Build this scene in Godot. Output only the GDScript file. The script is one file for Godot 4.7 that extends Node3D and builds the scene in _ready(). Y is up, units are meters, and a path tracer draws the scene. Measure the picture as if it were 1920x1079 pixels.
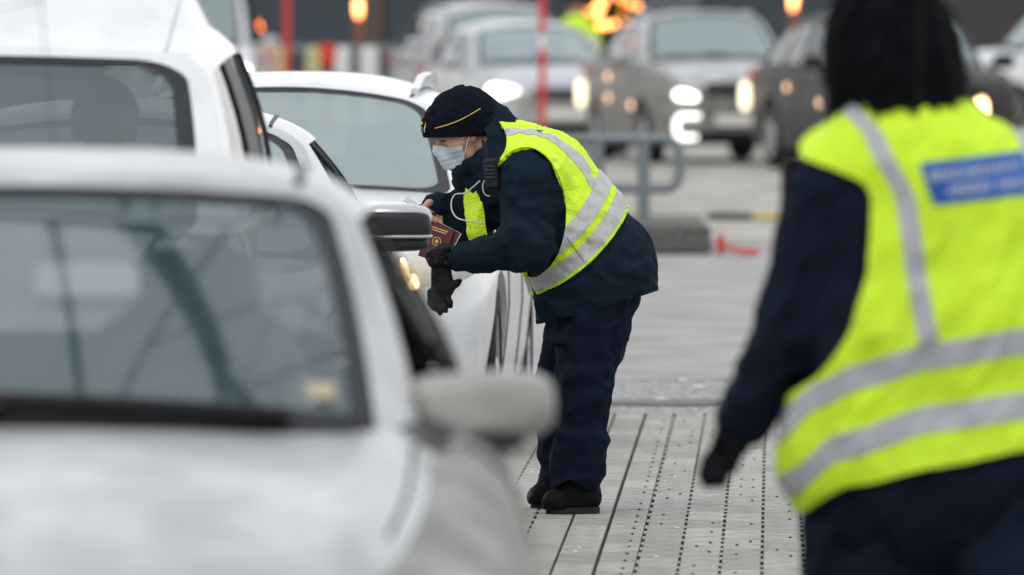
extends Node3D

const F := 20000.0      # focal length in pixels of a 1920 px wide picture
const CAMY := 1.8135
var M := {}
var used_names := {}
var car_screen := {}

func _ready() -> void:
	var cam := Camera3D.new()
	cam.name = "camera"
	cam.projection = Camera3D.PROJECTION_FRUSTUM
	cam.near = 0.5
	cam.far = 4000.0
	cam.size = 2.0 * 0.5 * (539.5 / F)
	cam.frustum_offset = Vector2(0, -0.5 * (548.5 / F))
	cam.position = Vector3(0, CAMY, 0)
	var lens := CameraAttributesPhysical.new()
	lens.frustum_focal_length = 12.0 / (539.5 / F)
	lens.frustum_near = 0.5
	lens.frustum_far = 4000.0
	lens.frustum_focus_distance = 36.45
	lens.exposure_aperture = lens.frustum_focal_length / 70.0
	cam.attributes = lens
	add_child(cam)
	cam.current = true
	var we := WorldEnvironment.new()
	we.name = "world"
	var env := Environment.new()
	env.background_mode = Environment.BG_SKY
	var sky := Sky.new()
	var sm := ProceduralSkyMaterial.new()
	sm.sky_top_color = Color(0.835, 0.86, 0.885)
	sm.sky_horizon_color = Color(0.87, 0.867, 0.86)
	sm.sky_curve = 0.2
	sm.ground_bottom_color = Color(0.35, 0.34, 0.33)
	sm.ground_horizon_color = Color(0.55, 0.55, 0.55)
	sky.sky_material = sm
	env.sky = sky
	env.background_energy_multiplier = 1.6
	env.tonemap_mode = Environment.TONE_MAPPER_LINEAR
	env.tonemap_exposure = 1.0
	env.sdfgi_enabled = true
	env.ssao_enabled = true
	env.ssil_enabled = true
	we.environment = env
	add_child(we)
	var sun := DirectionalLight3D.new()
	sun.name = "sun"
	sun.light_energy = 0.3
	sun.light_angular_distance = 20.0
	sun.light_color = Color(1.0, 0.97, 0.93)
	sun.rotation = Vector3(-0.95, -0.5, 0)
	sun.shadow_enabled = true
	add_child(sun)
	materials()
	var t0 := Time.get_ticks_msec()
	ground()
	backdrop()
	street_things()
	bare_tree()
	cars()
	driver(P(195, 240, 29.4), "driver faintly seen behind the windscreen of the tall white van", M.seat)
	driver(P(742, 290, 43.3), "driver faintly seen behind the windscreen of the white estate car", M.grey_paint)
	officer()
	guard()

# ------------------------------------------------------------------ mesh collector
class MB:
	var v := PackedVector3Array()
	var i := PackedInt32Array()
	func tri(a: Vector3, b: Vector3, c: Vector3, away: Vector3) -> void:
		var s := v.size()
		var nn := (c - a).cross(b - a)
		v.append(a); v.append(b); v.append(c)
		if nn.dot((a + b + c) / 3.0 - away) >= 0.0: i.append_array([s, s + 1, s + 2])
		else: i.append_array([s, s + 2, s + 1])
	func quad(a: Vector3, b: Vector3, c: Vector3, d: Vector3, away: Vector3) -> void:
		grid([[a, b], [d, c]], away)
	func grid(rows: Array, away: Vector3) -> void:
		var s := v.size()
		var nr := rows.size()
		var nc: int = rows[0].size()
		for r in rows:
			for p in r: v.append(p)
		var quads := PackedInt32Array()
		var vote := 0.0
		for r in nr - 1:
			for c in nc - 1:
				var a := s + r * nc + c
				var b := a + 1
				var e := a + nc
				var g := e + 1
				quads.append_array([a, b, g, a, g, e])
				var nn := (v[g] - v[a]).cross(v[b] - v[a]) + (v[e] - v[a]).cross(v[g] - v[a])
				vote += nn.dot((v[a] + v[g]) * 0.5 - away)
		if vote < 0.0:
			for k in range(0, quads.size(), 3):
				var t := quads[k + 1]
				quads[k + 1] = quads[k + 2]
				quads[k + 2] = t
		i.append_array(quads)
	func box(c: Vector3, size: Vector3, bev := 0.0, bs := Basis()) -> void:
		var h := size * 0.5
		bev = minf(bev, minf(h.x, minf(h.y, h.z)) * 0.95)
		var pt := {}
		for x in [-1, 1]:
			for y in [-1, 1]:
				for z in [-1, 1]:
					var q := [Vector3(x * h.x, y * (h.y - bev), z * (h.z - bev)), Vector3(x * (h.x - bev), y * h.y, z * (h.z - bev)), Vector3(x * (h.x - bev), y * (h.y - bev), z * h.z)]
					pt[Vector3i(x, y, z)] = [c + bs * q[0], c + bs * q[1], c + bs * q[2]]
					if bev > 0.0: tri(c + bs * q[0], c + bs * q[1], c + bs * q[2], c)
		for ax in 3:
			var o1 := (ax + 1) % 3
			var o2 := (ax + 2) % 3
			for sgn in [-1, 1]:
				var ks := []
				for st in [[-1, -1], [1, -1], [1, 1], [-1, 1]]:
					var k := Vector3i()
					k[ax] = sgn; k[o1] = st[0]; k[o2] = st[1]
					ks.append(pt[k][ax])
				quad(ks[0], ks[1], ks[2], ks[3], c)
			if bev > 0.0:
				for s1 in [-1, 1]:
					for s2 in [-1, 1]:
						var ka := Vector3i(); ka[ax] = -1; ka[o1] = s1; ka[o2] = s2
						var kb := Vector3i(); kb[ax] = 1; kb[o1] = s1; kb[o2] = s2
						quad(pt[ka][o1], pt[kb][o1], pt[kb][o2], pt[ka][o2], c)
	func tube(path: Array, rad, sides := 8, caps := true) -> void:
		var s := v.size()
		var np := path.size()
		var up := Vector3.UP
		var d0: Vector3 = (path[1] - path[0]).normalized()
		if absf(d0.dot(up)) > 0.9: up = Vector3.RIGHT
		for k in np:
			var dd: Vector3 = (path[mini(k + 1, np - 1)] - path[maxi(k - 1, 0)]).normalized()
			var sx := dd.cross(up).normalized()
			up = sx.cross(dd).normalized()
			var rr: float = rad[k] if rad is Array else rad
			for a in sides:
				var an := TAU * a / sides
				v.append(path[k] + (sx * cos(an) + up * sin(an)) * rr)
		for k in np - 1:
			for a in sides:
				var p := s + k * sides + a
				var q := s + k * sides + (a + 1) % sides
				i.append_array([p, q, p + sides, q, q + sides, p + sides])
		if caps:
			for e in [0, np - 1]:
				var cs := v.size()
				for a in sides: v.append(v[s + e * sides + a])
				for a in range(1, sides - 1):
					if e == 0: i.append_array([cs, cs + a + 1, cs + a])
					else: i.append_array([cs, cs + a, cs + a + 1])
	func ball(c: Vector3, rad: Vector3, bs := Basis(), nu := 16, nv := 10) -> void:
		var rows := []
		for y in nv + 1:
			var r := []
			var t := PI * y / nv
			for x in nu + 1:
				var p := TAU * x / nu
				r.append(c + bs * Vector3(rad.x * sin(t) * cos(p), rad.y * cos(t), rad.z * sin(t) * sin(p)))
			rows.append(r)
		grid(rows, c)
	func lathe(profile: Array, o: Vector3, axis: Vector3, seg := 24) -> void:
		var u := Vector3.UP if absf(axis.y) < 0.9 else Vector3.RIGHT
		var sx := axis.cross(u).normalized()
		var sy := sx.cross(axis).normalized()
		var rows := []
		var mid := 0.0
		for p in profile: mid += p.y / profile.size()
		for a in seg + 1:
			var an := TAU * a / seg
			var r := []
			for p in profile: r.append(o + axis * p.y + (sx * cos(an) + sy * sin(an)) * p.x)
			rows.append(r)
		grid(rows, o + axis * mid)
	func prism(poly: PackedVector2Array, xf: Transform3D, depth: float) -> void:
		var c := Vector3()
		for p in poly: c += xf * Vector3(p.x, p.y, 0) / poly.size()
		var t := Geometry2D.triangulate_polygon(poly)
		for k in range(0, t.size(), 3):
			for z in [0.0, depth]:
				tri(xf * Vector3(poly[t[k]].x, poly[t[k]].y, z), xf * Vector3(poly[t[k + 1]].x, poly[t[k + 1]].y, z), xf * Vector3(poly[t[k + 2]].x, poly[t[k + 2]].y, z), xf * Vector3(poly[t[k]].x, poly[t[k]].y, depth * 0.5))
		var sg := 1.0 if not Geometry2D.is_polygon_clockwise(poly) else -1.0
		for k in poly.size():
			var a := poly[k]
			var b := poly[(k + 1) % poly.size()]
			var inn := (b - a).orthogonal().normalized() * -sg
			var m := (a + b) * 0.5 - Vector2((b - a).y, -(b - a).x).normalized() * sg * 0.01
			quad(xf * Vector3(a.x, a.y, 0), xf * Vector3(b.x, b.y, 0), xf * Vector3(b.x, b.y, depth), xf * Vector3(a.x, a.y, depth), xf * Vector3(m.x, m.y, depth * 0.5))
	func normals() -> PackedVector3Array:
		var n := PackedVector3Array()
		n.resize(v.size())
		for k in range(0, i.size(), 3):
			var a := i[k]; var b := i[k + 1]; var c := i[k + 2]
			var nn := (v[c] - v[a]).cross(v[b] - v[a])
			n[a] += nn; n[b] += nn; n[c] += nn
		for k in n.size():
			n[k] = n[k].normalized() if n[k].length_squared() > 1e-24 else Vector3.UP
		return n
	func join(o: MB) -> void:
		var s := v.size()
		v.append_array(o.v)
		for k in o.i: i.append(k + s)
	func mesh(shift := Vector3.ZERO) -> ArrayMesh:
		var arr := []
		arr.resize(Mesh.ARRAY_MAX)
		var w := v
		if shift != Vector3.ZERO:
			w = v.duplicate()
			for k in w.size(): w[k] -= shift
		arr[Mesh.ARRAY_VERTEX] = w
		arr[Mesh.ARRAY_NORMAL] = normals()
		arr[Mesh.ARRAY_INDEX] = i
		var m := ArrayMesh.new()
		m.add_surface_from_arrays(Mesh.PRIMITIVE_TRIANGLES, arr)
		return m
	# keeps what lies where the value per vertex is positive; a rim of the given thickness closes the cut edge
	func clipped(val: PackedFloat32Array, rim := 0.0, lift := 0.0) -> MB:
		var o := MB.new()
		var n := normals()
		var map := {}
		var cut := {}
		var edges := []
		var on := PackedVector3Array()
		for k in range(0, i.size(), 3):
			var t := [i[k], i[k + 1], i[k + 2]]
			var poly := []
			var cuts := []
			for e in 3:
				var a: int = t[e]
				var b: int = t[(e + 1) % 3]
				if val[a] > 0.0:
					if not map.has(a):
						map[a] = o.v.size()
						o.v.append(v[a] + n[a] * lift)
						on.append(n[a])
					poly.append(map[a])
				if (val[a] > 0.0) != (val[b] > 0.0):
					var key := mini(a, b) * 1000003 + maxi(a, b)
					if not cut.has(key):
						var f := val[a] / (val[a] - val[b])
						cut[key] = o.v.size()
						var nn := n[a].lerp(n[b], f).normalized()
						o.v.append(v[a].lerp(v[b], f) + nn * lift)
						on.append(nn)
					poly.append(cut[key])
					cuts.append(cut[key])
			for e in range(1, poly.size() - 1): o.i.append_array([poly[0], poly[e], poly[e + 1]])
			if cuts.size() == 2:
				if val[t[0]] > 0.0 and not val[t[1]] > 0.0 or val[t[1]] > 0.0 and not val[t[2]] > 0.0 and not val[t[0]] > 0.0:
					pass
				edges.append([cuts[0], cuts[1], k])
		if rim > 0.0:
			var base := o.v.size()
			for e in edges:
				var s := o.v.size()
				var a := o.v[e[0]]
				var b := o.v[e[1]]
				var cc := (v[i[e[2]]] + v[i[e[2] + 1]] + v[i[e[2] + 2]]) / 3.0
				var best := -1e9
				var inside := cc
				for q in 3:
					if val[i[e[2] + q]] > best:
						best = val[i[e[2] + q]]
						inside = v[i[e[2] + q]]
				o.quad(a, b, b - on[e[1]] * rim, a - on[e[0]] * rim, inside)
		return o

# ------------------------------------------------------------------ scene helpers
func P(px: float, py: float, d: float) -> Vector3:
	return Vector3((px - 960.0) * d / F, CAMY - (py + 9.0) * d / F, -d)

func gy(d: float) -> float:
	return maxf(0.0, 0.15 - 0.003 * d)

func G(px: float, py: float) -> Vector3:       # the ground under a pixel
	var q := (py + 9.0) / F
	var d := CAMY / q
	if d < 50.0: d = 1.6635 / (q - 0.003)
	return Vector3((px - 960.0) * d / F, gy(d), -d)

func numbered(called: String) -> String:
	if not used_names.has(called):
		used_names[called] = 0
		return called
	used_names[called] += 1
	return "%s_%03d" % [called, used_names[called]]

func thing(called: String, label: String, category: String, at := Vector3.ZERO, group := "") -> Node3D:
	var o := Node3D.new()
	o.name = numbered(called)
	add_child(o)
	o.position = at
	tag(o, label, category, group)
	return o

func tag(o: Node, label: String, category: String, group := "") -> void:
	if label: o.set_meta("label", label)
	if category: o.set_meta("category", category)
	if group: o.set_meta("group", group)

# one mesh under a thing; world = the vertices are in world metres
func part(called: String, mb: MB, m: Material, parent: Node3D, world := false, label := "") -> MeshInstance3D:
	var o := MeshInstance3D.new()
	o.name = called
	var base := Vector3.ZERO
	if world:
		var q: Node = parent
		while q is Node3D and q != self:
			base += q.position
			q = q.get_parent()
	o.mesh = mb.mesh(base)
	o.material_override = m
	if label: o.set_meta("label", label)
	parent.add_child(o, true)
	return o

func struct(called: String, mb: MB, m: Material) -> MeshInstance3D:
	var o := MeshInstance3D.new()
	o.name = numbered(called)
	o.mesh = mb.mesh()
	o.material_override = m
	o.set_meta("kind", "structure")
	add_child(o)
	return o

func noise_tex(freq: float, oct: int, seed_: int, ramp: Array, size := 256, as_normal := false, bump := 4.0, kind := FastNoiseLite.TYPE_SIMPLEX) -> NoiseTexture2D:
	var n := FastNoiseLite.new()
	n.noise_type = kind
	n.frequency = freq
	n.fractal_octaves = oct
	n.seed = seed_
	var t := NoiseTexture2D.new()
	t.width = size; t.height = size
	t.seamless = true
	t.noise = n
	if as_normal:
		t.as_normal_map = true
		t.bump_strength = bump
	elif ramp.size():
		var g := Gradient.new()
		g.set_color(0, ramp[0]); g.set_offset(0, ramp[2] if ramp.size() > 2 else 0.0)
		g.set_color(1, ramp[1]); g.set_offset(1, ramp[3] if ramp.size() > 3 else 1.0)
		t.color_ramp = g
	return t

func mat(called: String, c: Color, rough: float, metal := 0.0) -> StandardMaterial3D:
	var m := StandardMaterial3D.new()
	m.resource_name = called
	m.albedo_color = c.linear_to_srgb()
	m.roughness = rough
	m.metallic = metal
	M[called] = m
	return m

func tri_tex(m: StandardMaterial3D, albedo: Texture2D, normal: Texture2D, scale: Vector3, nscale := 1.0, world := true) -> void:
	m.uv1_triplanar = true
	m.uv1_world_triplanar = world
	m.uv1_scale = scale
	if albedo: m.albedo_texture = albedo
	if normal:
		m.normal_enabled = true
		m.normal_texture = normal
		m.normal_scale = nscale

func glass(called: String, c: Color, alpha: float) -> StandardMaterial3D:
	var m := mat(called, c, 0.04)
	m.transparency = BaseMaterial3D.TRANSPARENCY_ALPHA
	m.albedo_color.a = alpha
	m.metallic_specular = 0.7
	return m

func glow(called: String, c: Color, e: float) -> StandardMaterial3D:
	var m := mat(called, Color(0.8, 0.8, 0.8), 0.3)
	m.emission_enabled = true
	m.emission = c.linear_to_srgb()
	m.emission_energy_multiplier = e
	return m

func crv(pts: Array, x: float) -> float:      # smooth curve through [x, y] points
	var n := pts.size()
	if x <= pts[0][0]: return pts[0][1]
	if x >= pts[n - 1][0]: return pts[n - 1][1]
	for k in n - 1:
		if x <= pts[k + 1][0]:
			var h: float = pts[k + 1][0] - pts[k][0]
			var t: float = (x - pts[k][0]) / h
			var m1: float = (pts[k + 1][1] - pts[k][1]) / h
			var ma: float = m1 if k == 0 else (m1 + (pts[k][1] - pts[k - 1][1]) / (pts[k][0] - pts[k - 1][0])) * 0.5
			var mb: float = m1 if k == n - 2 else (m1 + (pts[k + 2][1] - pts[k + 1][1]) / (pts[k + 2][0] - pts[k + 1][0])) * 0.5
			if k > 0 and m1 * (pts[k][1] - pts[k - 1][1]) <= 0.0: ma = 0.0
			if k < n - 2 and m1 * (pts[k + 2][1] - pts[k + 1][1]) <= 0.0: mb = 0.0
			var t2 := t * t
			var t3 := t2 * t
			return (2 * t3 - 3 * t2 + 1) * pts[k][1] + (t3 - 2 * t2 + t) * h * ma + (-2 * t3 + 3 * t2) * pts[k + 1][1] + (t3 - t2) * h * mb
	return pts[n - 1][1]

# ------------------------------------------------------------------ bodies from bones
# a bone is [a, b, radius at a, radius at b] and may add [axis, squash]: thinner by squash along that axis
func field_mesh(bones: Array, cell: float, k: float, carve := []) -> MB:
	var lo := Vector3(1e9, 1e9, 1e9)
	var hi := -lo
	for b in bones:
		var r: float = maxf(b[2], b[3]) + cell * 3.0
		for e in 2:
			lo = lo.min(b[e] - Vector3(r, r, r))
			hi = hi.max(b[e] + Vector3(r, r, r))
	var nx := int((hi.x - lo.x) / cell) + 2
	var ny := int((hi.y - lo.y) / cell) + 2
	var nz := int((hi.z - lo.z) / cell) + 2
	var f := PackedFloat32Array()
	f.resize(nx * ny * nz)
	f.fill(1.0)
	var sy := nx
	var sz := nx * ny
	for pass_ in 2:
		for b in (bones if pass_ == 0 else carve):
			var a: Vector3 = b[0]
			var ab: Vector3 = b[1] - b[0]
			var l2 := maxf(ab.length_squared(), 1e-12)
			var ra: float = b[2]
			var rb: float = b[3]
			var ax := Vector3.ZERO
			var sq := 0.0
			if b.size() > 4:
				ax = b[4]
				sq = 1.0 / b[5] - 1.0
			var m := maxf(ra, rb) + k + cell * 3.0
			var q0: Vector3 = (a.min(b[1]) - Vector3(m, m, m) - lo) / cell
			var q1: Vector3 = (a.max(b[1]) + Vector3(m, m, m) - lo) / cell
			for z in range(maxi(0, int(q0.z)), mini(nz, int(q1.z) + 2)):
				for y in range(maxi(0, int(q0.y)), mini(ny, int(q1.y) + 2)):
					var o := y * sy + z * sz
					var p := lo + Vector3(0, y, z) * cell - a
					for x in range(maxi(0, int(q0.x)), mini(nx, int(q1.x) + 2)):
						var q := Vector3(p.x + x * cell, p.y, p.z)
						var t := clampf(q.dot(ab) / l2, 0.0, 1.0)
						q -= ab * t
						if sq != 0.0: q += ax * (ax.dot(q) * sq)
						var d := q.length() - (ra + (rb - ra) * t)
						var w := f[o + x]
						if pass_ == 0:
							var h := k - absf(d - w)
							f[o + x] = minf(d, w) - (h * h / (4.0 * k) if h > 0.0 else 0.0)
						else:
							var kk := k * 0.5
							var h2 := kk - absf(-d - w)
							f[o + x] = maxf(-d, w) + (h2 * h2 / (4.0 * kk) if h2 > 0.0 else 0.0)
	var out := MB.new()
	var id := PackedInt32Array()
	id.resize(nx * ny * nz)
	id.fill(-1)
	var lim := cell * 4.0
	var off := [0, 1, sy, sy + 1, sz, sz + 1, sz + sy, sz + sy + 1]
	var ed := [[0, 1], [2, 3], [4, 5], [6, 7], [0, 2], [1, 3], [4, 6], [5, 7], [0, 4], [1, 5], [2, 6], [3, 7]]
	var cn := [Vector3(0, 0, 0), Vector3(1, 0, 0), Vector3(0, 1, 0), Vector3(1, 1, 0), Vector3(0, 0, 1), Vector3(1, 0, 1), Vector3(0, 1, 1), Vector3(1, 1, 1)]
	for z in nz - 1:
		for y in ny - 1:
			var o := y * sy + z * sz
			for x in nx - 1:
				var c0 := f[o + x]
				if c0 > lim or c0 < -lim: continue
				var neg := 0
				for e in 8:
					if f[o + x + off[e]] < 0.0: neg += 1
				if neg == 0 or neg == 8: continue
				var s := Vector3.ZERO
				var cnt := 0
				for e in ed:
					var fa := f[o + x + off[e[0]]]
					var fb := f[o + x + off[e[1]]]
					if (fa < 0.0) != (fb < 0.0):
						s += cn[e[0]].lerp(cn[e[1]], fa / (fa - fb))
						cnt += 1
				id[o + x] = out.v.size()
				out.v.append(lo + (Vector3(x, y, z) + s / cnt) * cell)
	var st := [1, sy, sz]
	for z in range(1, nz - 1):
		for y in range(1, ny - 1):
			var o := y * sy + z * sz
			for x in range(1, nx - 1):
				if id[o + x] < 0: continue
				var fa := f[o + x]
				for ax in 3:
					var fb := f[o + x + st[ax]]
					if (fa < 0.0) == (fb < 0.0): continue
					var u: int = st[(ax + 1) % 3]
					var w: int = st[(ax + 2) % 3]
					var a := id[o + x]
					var b := id[o + x - u]
					var c := id[o + x - u - w]
					var d := id[o + x - w]
					if b < 0 or c < 0 or d < 0: continue
					if fa < 0.0: out.i.append_array([a, d, c, a, c, b])
					else: out.i.append_array([a, b, c, a, c, d])
	return out

func vals(mb: MB, fn: Callable) -> PackedFloat32Array:
	var r := PackedFloat32Array()
	r.resize(mb.v.size())
	for k in r.size(): r[k] = fn.call(mb.v[k])
	return r

# cloth folds: moves every point along its normal
func wrinkle(mb: MB, amp: float, freq: float, stretch: Vector3, amount: float, seed_: int) -> void:
	var n := mb.normals()
	var nz := FastNoiseLite.new()
	nz.noise_type = FastNoiseLite.TYPE_SIMPLEX
	nz.frequency = 1.0
	nz.fractal_octaves = 2
	nz.seed = seed_
	var sd := stretch.normalized()
	for k in mb.v.size():
		var p := mb.v[k] * freq
		p -= sd * (sd.dot(p) * amount)
		var q := nz.get_noise_3dv(p)
		mb.v[k] += n[k] * amp * ((1.0 - absf(q) * 2.2) * 0.8 + q * 0.5 - 0.5)

# highest point towards the camera of a mesh at (x, y)
func front_z(mb: MB, x: float, y: float) -> float:
	var best := -1e9
	var p := Vector2(x, y)
	for k in range(0, mb.i.size(), 3):
		var a := mb.v[mb.i[k]]
		var b := mb.v[mb.i[k + 1]]
		var c := mb.v[mb.i[k + 2]]
		if minf(a.x, minf(b.x, c.x)) > x or maxf(a.x, maxf(b.x, c.x)) < x or minf(a.y, minf(b.y, c.y)) > y or maxf(a.y, maxf(b.y, c.y)) < y: continue
		var d := (b.y - c.y) * (a.x - c.x) + (c.x - b.x) * (a.y - c.y)
		if absf(d) < 1e-14: continue
		var w0 := ((b.y - c.y) * (x - c.x) + (c.x - b.x) * (y - c.y)) / d
		var w1 := ((c.y - a.y) * (x - c.x) + (a.x - c.x) * (y - c.y)) / d
		if w0 < -1e-4 or w1 < -1e-4 or w0 + w1 > 1.0001: continue
		best = maxf(best, w0 * a.z + w1 * b.z + (1.0 - w0 - w1) * c.z)
	return best

# ------------------------------------------------------------------ cars: x across, y up, the nose at z = 0 towards +z, the tail at z = -L
func rounded(p: Vector2, hu: float, w0: float, w1: float, r: float) -> float:
	var q := Vector2((absf(p.x) - hu) * 0.8 + r, absf(p.y - (w0 + w1) * 0.5) - (w1 - w0) * 0.5 + r)
	return r - Vector2(maxf(q.x, 0.0), maxf(q.y, 0.0)).length() - minf(maxf(q.x, q.y), 0.0)

func superball(mb: MB, c: Vector3, rad: Vector3, e := 0.6, bs := Basis(), nu := 20, nv := 12) -> void:
	var rows := []
	for y in nv + 1:
		var r := []
		var t := PI * y / nv
		for x in nu + 1:
			var p := TAU * x / nu
			var q := Vector3(sin(t) * cos(p), cos(t), sin(t) * sin(p))
			for k in 3: q[k] = signf(q[k]) * pow(absf(q[k]), e)
			r.append(c + bs * (q * rad))
		rows.append(r)
	mb.grid(rows, c)

func wheel(parent: Node3D, c: Vector3, r: float, wdt: float, side: float) -> void:
	var ty := MB.new()
	var ax := Vector3(side, 0, 0)
	var prof := []
	for q in [[0.66, -0.5], [0.9, -0.5], [0.98, -0.42], [1.0, -0.3], [1.0, 0.3], [0.98, 0.42], [0.9, 0.5], [0.66, 0.5]]: prof.append(Vector2(q[0] * r, q[1] * wdt))
	ty.lathe(prof, c, ax, 32)
	var w := part("wheel", ty, M.rubber, parent)
	w.name = "wheel"
	var rm := MB.new()
	rm.lathe([Vector2(r * 0.67, wdt * 0.46), Vector2(r * 0.6, wdt * 0.42), Vector2(r * 0.57, wdt * 0.05), Vector2(0.001, wdt * 0.0)], c, ax, 32)
	part("wheel_well_disc", rm, M.dark_metal, w)
	var sp := MB.new()
	for k in 5:
		var an := TAU * k / 5 + 0.3
		var dr := Vector3(0, cos(an), sin(an))
		sp.box(c + ax * wdt * 0.34 + dr * r * 0.34, Vector3(0.03, r * 0.6, r * 0.17), 0.008, Basis(Vector3(1, 0, 0), dr, Vector3(1, 0, 0).cross(dr)))
	sp.ball(c + ax * wdt * 0.36, Vector3(0.03, r * 0.16, r * 0.16))
	sp.lathe([Vector2(r * 0.68, wdt * 0.47), Vector2(r * 0.6, wdt * 0.47), Vector2(r * 0.6, wdt * 0.4)], c, ax, 32)
	part("rim", sp, M.alloy, w)

func car(called: String, label: String, category: String, at: Vector3, psi: float, pitch: float, s: Dictionary, group := "") -> Node3D:
	var t := thing(called, label, category, at, group)
	t.basis = Basis(Vector3.UP, -psi) * Basis(Vector3.RIGHT, pitch)
	var L: float = s.L
	var hw: float = s.hw
	var H: float = s.H
	var paint: Material = s.paint
	var cowl: float = s.cowl
	var hdr: float = s.hdr
	var rhdr: float = s.rhdr
	var rbase: float = s.rbase
	var hood: float = s.hood          # height of the bonnet's leading edge
	var cy: float = s.cowl_y
	var by: float = s.belt_y
	var ry: float = s.rear_y          # height of the boot or tailgate sill
	var plan := [[0.0, 0.62], [0.03, 0.72], [0.1, 0.82], [0.22, 0.895], [0.45, 0.955], [0.85, 0.99], [1.5, 1.0], [L - 1.4, 1.0], [L - 0.6, 0.965], [L - 0.15, 0.9], [L - 0.03, 0.8], [L, 0.7]]
	var bot := [[0.0, 0.3], [0.1, 0.22], [0.4, 0.19], [L - 0.5, 0.2], [L - 0.1, 0.26], [L, 0.34]]
	var sho := [[0.0, hood - 0.14], [0.06, hood - 0.07], [0.2, hood], [cowl * 0.6, lerpf(hood, cy, 0.62)], [cowl + 0.2, cy - 0.015], [(cowl + rbase) * 0.5, by], [rbase, lerpf(by, ry, 0.6)], [maxf(L - 0.2, rbase + 0.05), ry], [L, ry - 0.12]]
	var dck := [[0.0, hood - 0.12], [0.06, hood - 0.03], [0.2, hood + 0.05], [cowl * 0.6, lerpf(hood, cy, 0.7) + 0.055], [cowl + 0.2, cy + 0.035], [rbase - 0.1, by + 0.05], [maxf(L - 0.2, rbase + 0.05), ry + 0.04], [L, ry - 0.1]]
	var zs := [0.0, 0.015, 0.03, 0.06, 0.1, 0.15, 0.22, 0.33, 0.45]
	var q := 0.6
	while q < L - 0.5:
		zs.append(q)
		q += 0.12
	zs.append_array([L - 0.45, L - 0.3, L - 0.2, L - 0.12, L - 0.06, L - 0.03, L - 0.01, L])
	var ring := func(z: float) -> Array:
		var W: float = crv(plan, z) * hw
		var yb: float = crv(bot, z)
		var ys: float = crv(sho, z)
		var yc: float = crv(dck, z)
		var r := []
		var top := lerpf(s.get("fender", 0.87), 0.905, smoothstep(cowl - 0.1, cowl + 0.6, z))
		for e in [[0.80, yb], [0.925, yb + 0.015], [0.965, yb + 0.09], [0.985, lerpf(yb, ys, 0.3)], [1.0, lerpf(yb, ys, 0.48)], [0.998, lerpf(yb, ys, 0.62)], [0.985, lerpf(yb, ys, 0.74)], [lerpf(top, 0.98, 0.93), lerpf(yb, ys, 0.8)], [lerpf(top, 0.98, 0.7), lerpf(yb, ys, 0.91)], [lerpf(top, 0.98, 0.35), ys - 0.018], [top, ys]]: r.append(Vector3(e[0] * W, e[1], -z))
		for e in [[0.96, 0.2, 0.3], [0.9, 0.42, 1.0], [0.8, 0.52, 0.35], [0.62, 0.7, 0.0], [0.42, 0.86, 0.0], [0.2, 0.96, 0.0], [0.0, 1.0, 0.0]]: r.append(Vector3(e[0] * W * top, lerpf(ys, yc, e[1]) + s.get("crease", 0.0) * e[2], -z))
		return r
	var fa: float = s.fa
	var wb: float = s.wb
	var wr: float = s.wr
	# sides with wheel arches cut out
	var body := MB.new()
	for sg in [1.0, -1.0]:
		var g := MB.new()
		var rows := []
		for z in zs:
			var r: Array = ring.call(z)
			var o := []
			for k in 11: o.append(Vector3(r[k].x * sg, r[k].y, r[k].z))
			rows.append(o)
		g.grid(rows, Vector3(0, 0.5, -L * 0.5))
		for axl in [fa, fa + wb]:
			g = g.clipped(vals(g, func(p: Vector3) -> float: return Vector2(p.z + axl, p.y - wr).length() - wr - 0.045), 0.07)
		body.join(g)
	for e in [0.0, L]:      # nose and tail skins
		var r: Array = ring.call(e)
		var rows := []
		for k in 18: rows.append([Vector3(-r[k].x, r[k].y, r[k].z), Vector3(0, r[k].y, r[k].z), Vector3(r[k].x, r[k].y, r[k].z)])
		body.grid(rows, Vector3(0, 0.5, -L * 0.5))
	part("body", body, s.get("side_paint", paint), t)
	var deck := func(z0: float, z1: float, lift: float) -> MB:
		var g := MB.new()
		var rows := []
		var zz := [z0]
		for z in zs:
			if z > z0 + 0.01 and z < z1 - 0.01: zz.append(z)
		zz.append(z1)
		for z in zz:
			var r: Array = ring.call(z)
			var o := []
			for k in range(10, 18): o.append(Vector3(-r[k].x, r[k].y + lift, r[k].z))
			for k in range(16, 9, -1): o.append(Vector3(r[k].x, r[k].y + lift, r[k].z))
			rows.append(o)
		g.grid(rows, Vector3(0, 0.3, -(z0 + z1) * 0.5))
		return g
	part("bonnet", deck.call(0.0, cowl + 0.06, 0.0), paint, t)
	for sg in [1.0, -1.0]:
		var gp := MB.new()
		var path := []
		for k in 12:
			var r: Array = ring.call(lerpf(0.3, cowl + 0.1, k / 11.0))
			path.append(Vector3(r[11].x * sg, r[11].y + 0.001, r[11].z))
		gp.tube(path, 0.0045, 5)
		part("bonnet_gap", gp, M.black, t)
	var scuttle := MB.new()
	scuttle.join(deck.call(cowl + 0.06, cowl + 0.42, -0.012))
	part("scuttle", scuttle, M.trim, t)
	if rbase < L - 0.12: part("boot_lid", deck.call(rbase - 0.12, L, 0.0), paint, t)
	# greenhouse
	var bw: float = s.bw
	var rw: float = s.rw
	var A := Vector3(bw, cy - 0.005, -cowl - 0.26)
	var B := Vector3(rw, H - s.get("rdrop", 0.085), -hdr - 0.1)
	var C := Vector3(rw - 0.02, H - s.get("rdrop", 0.085) - s.get("rear_drop", 0.03), -rhdr + 0.05)
	var D := Vector3(s.get("bwr", bw + 0.02), lerpf(by, ry, 0.6) + 0.01, -rbase + 0.1)
	var arc: float = s.get("arc", 0.035)
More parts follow.
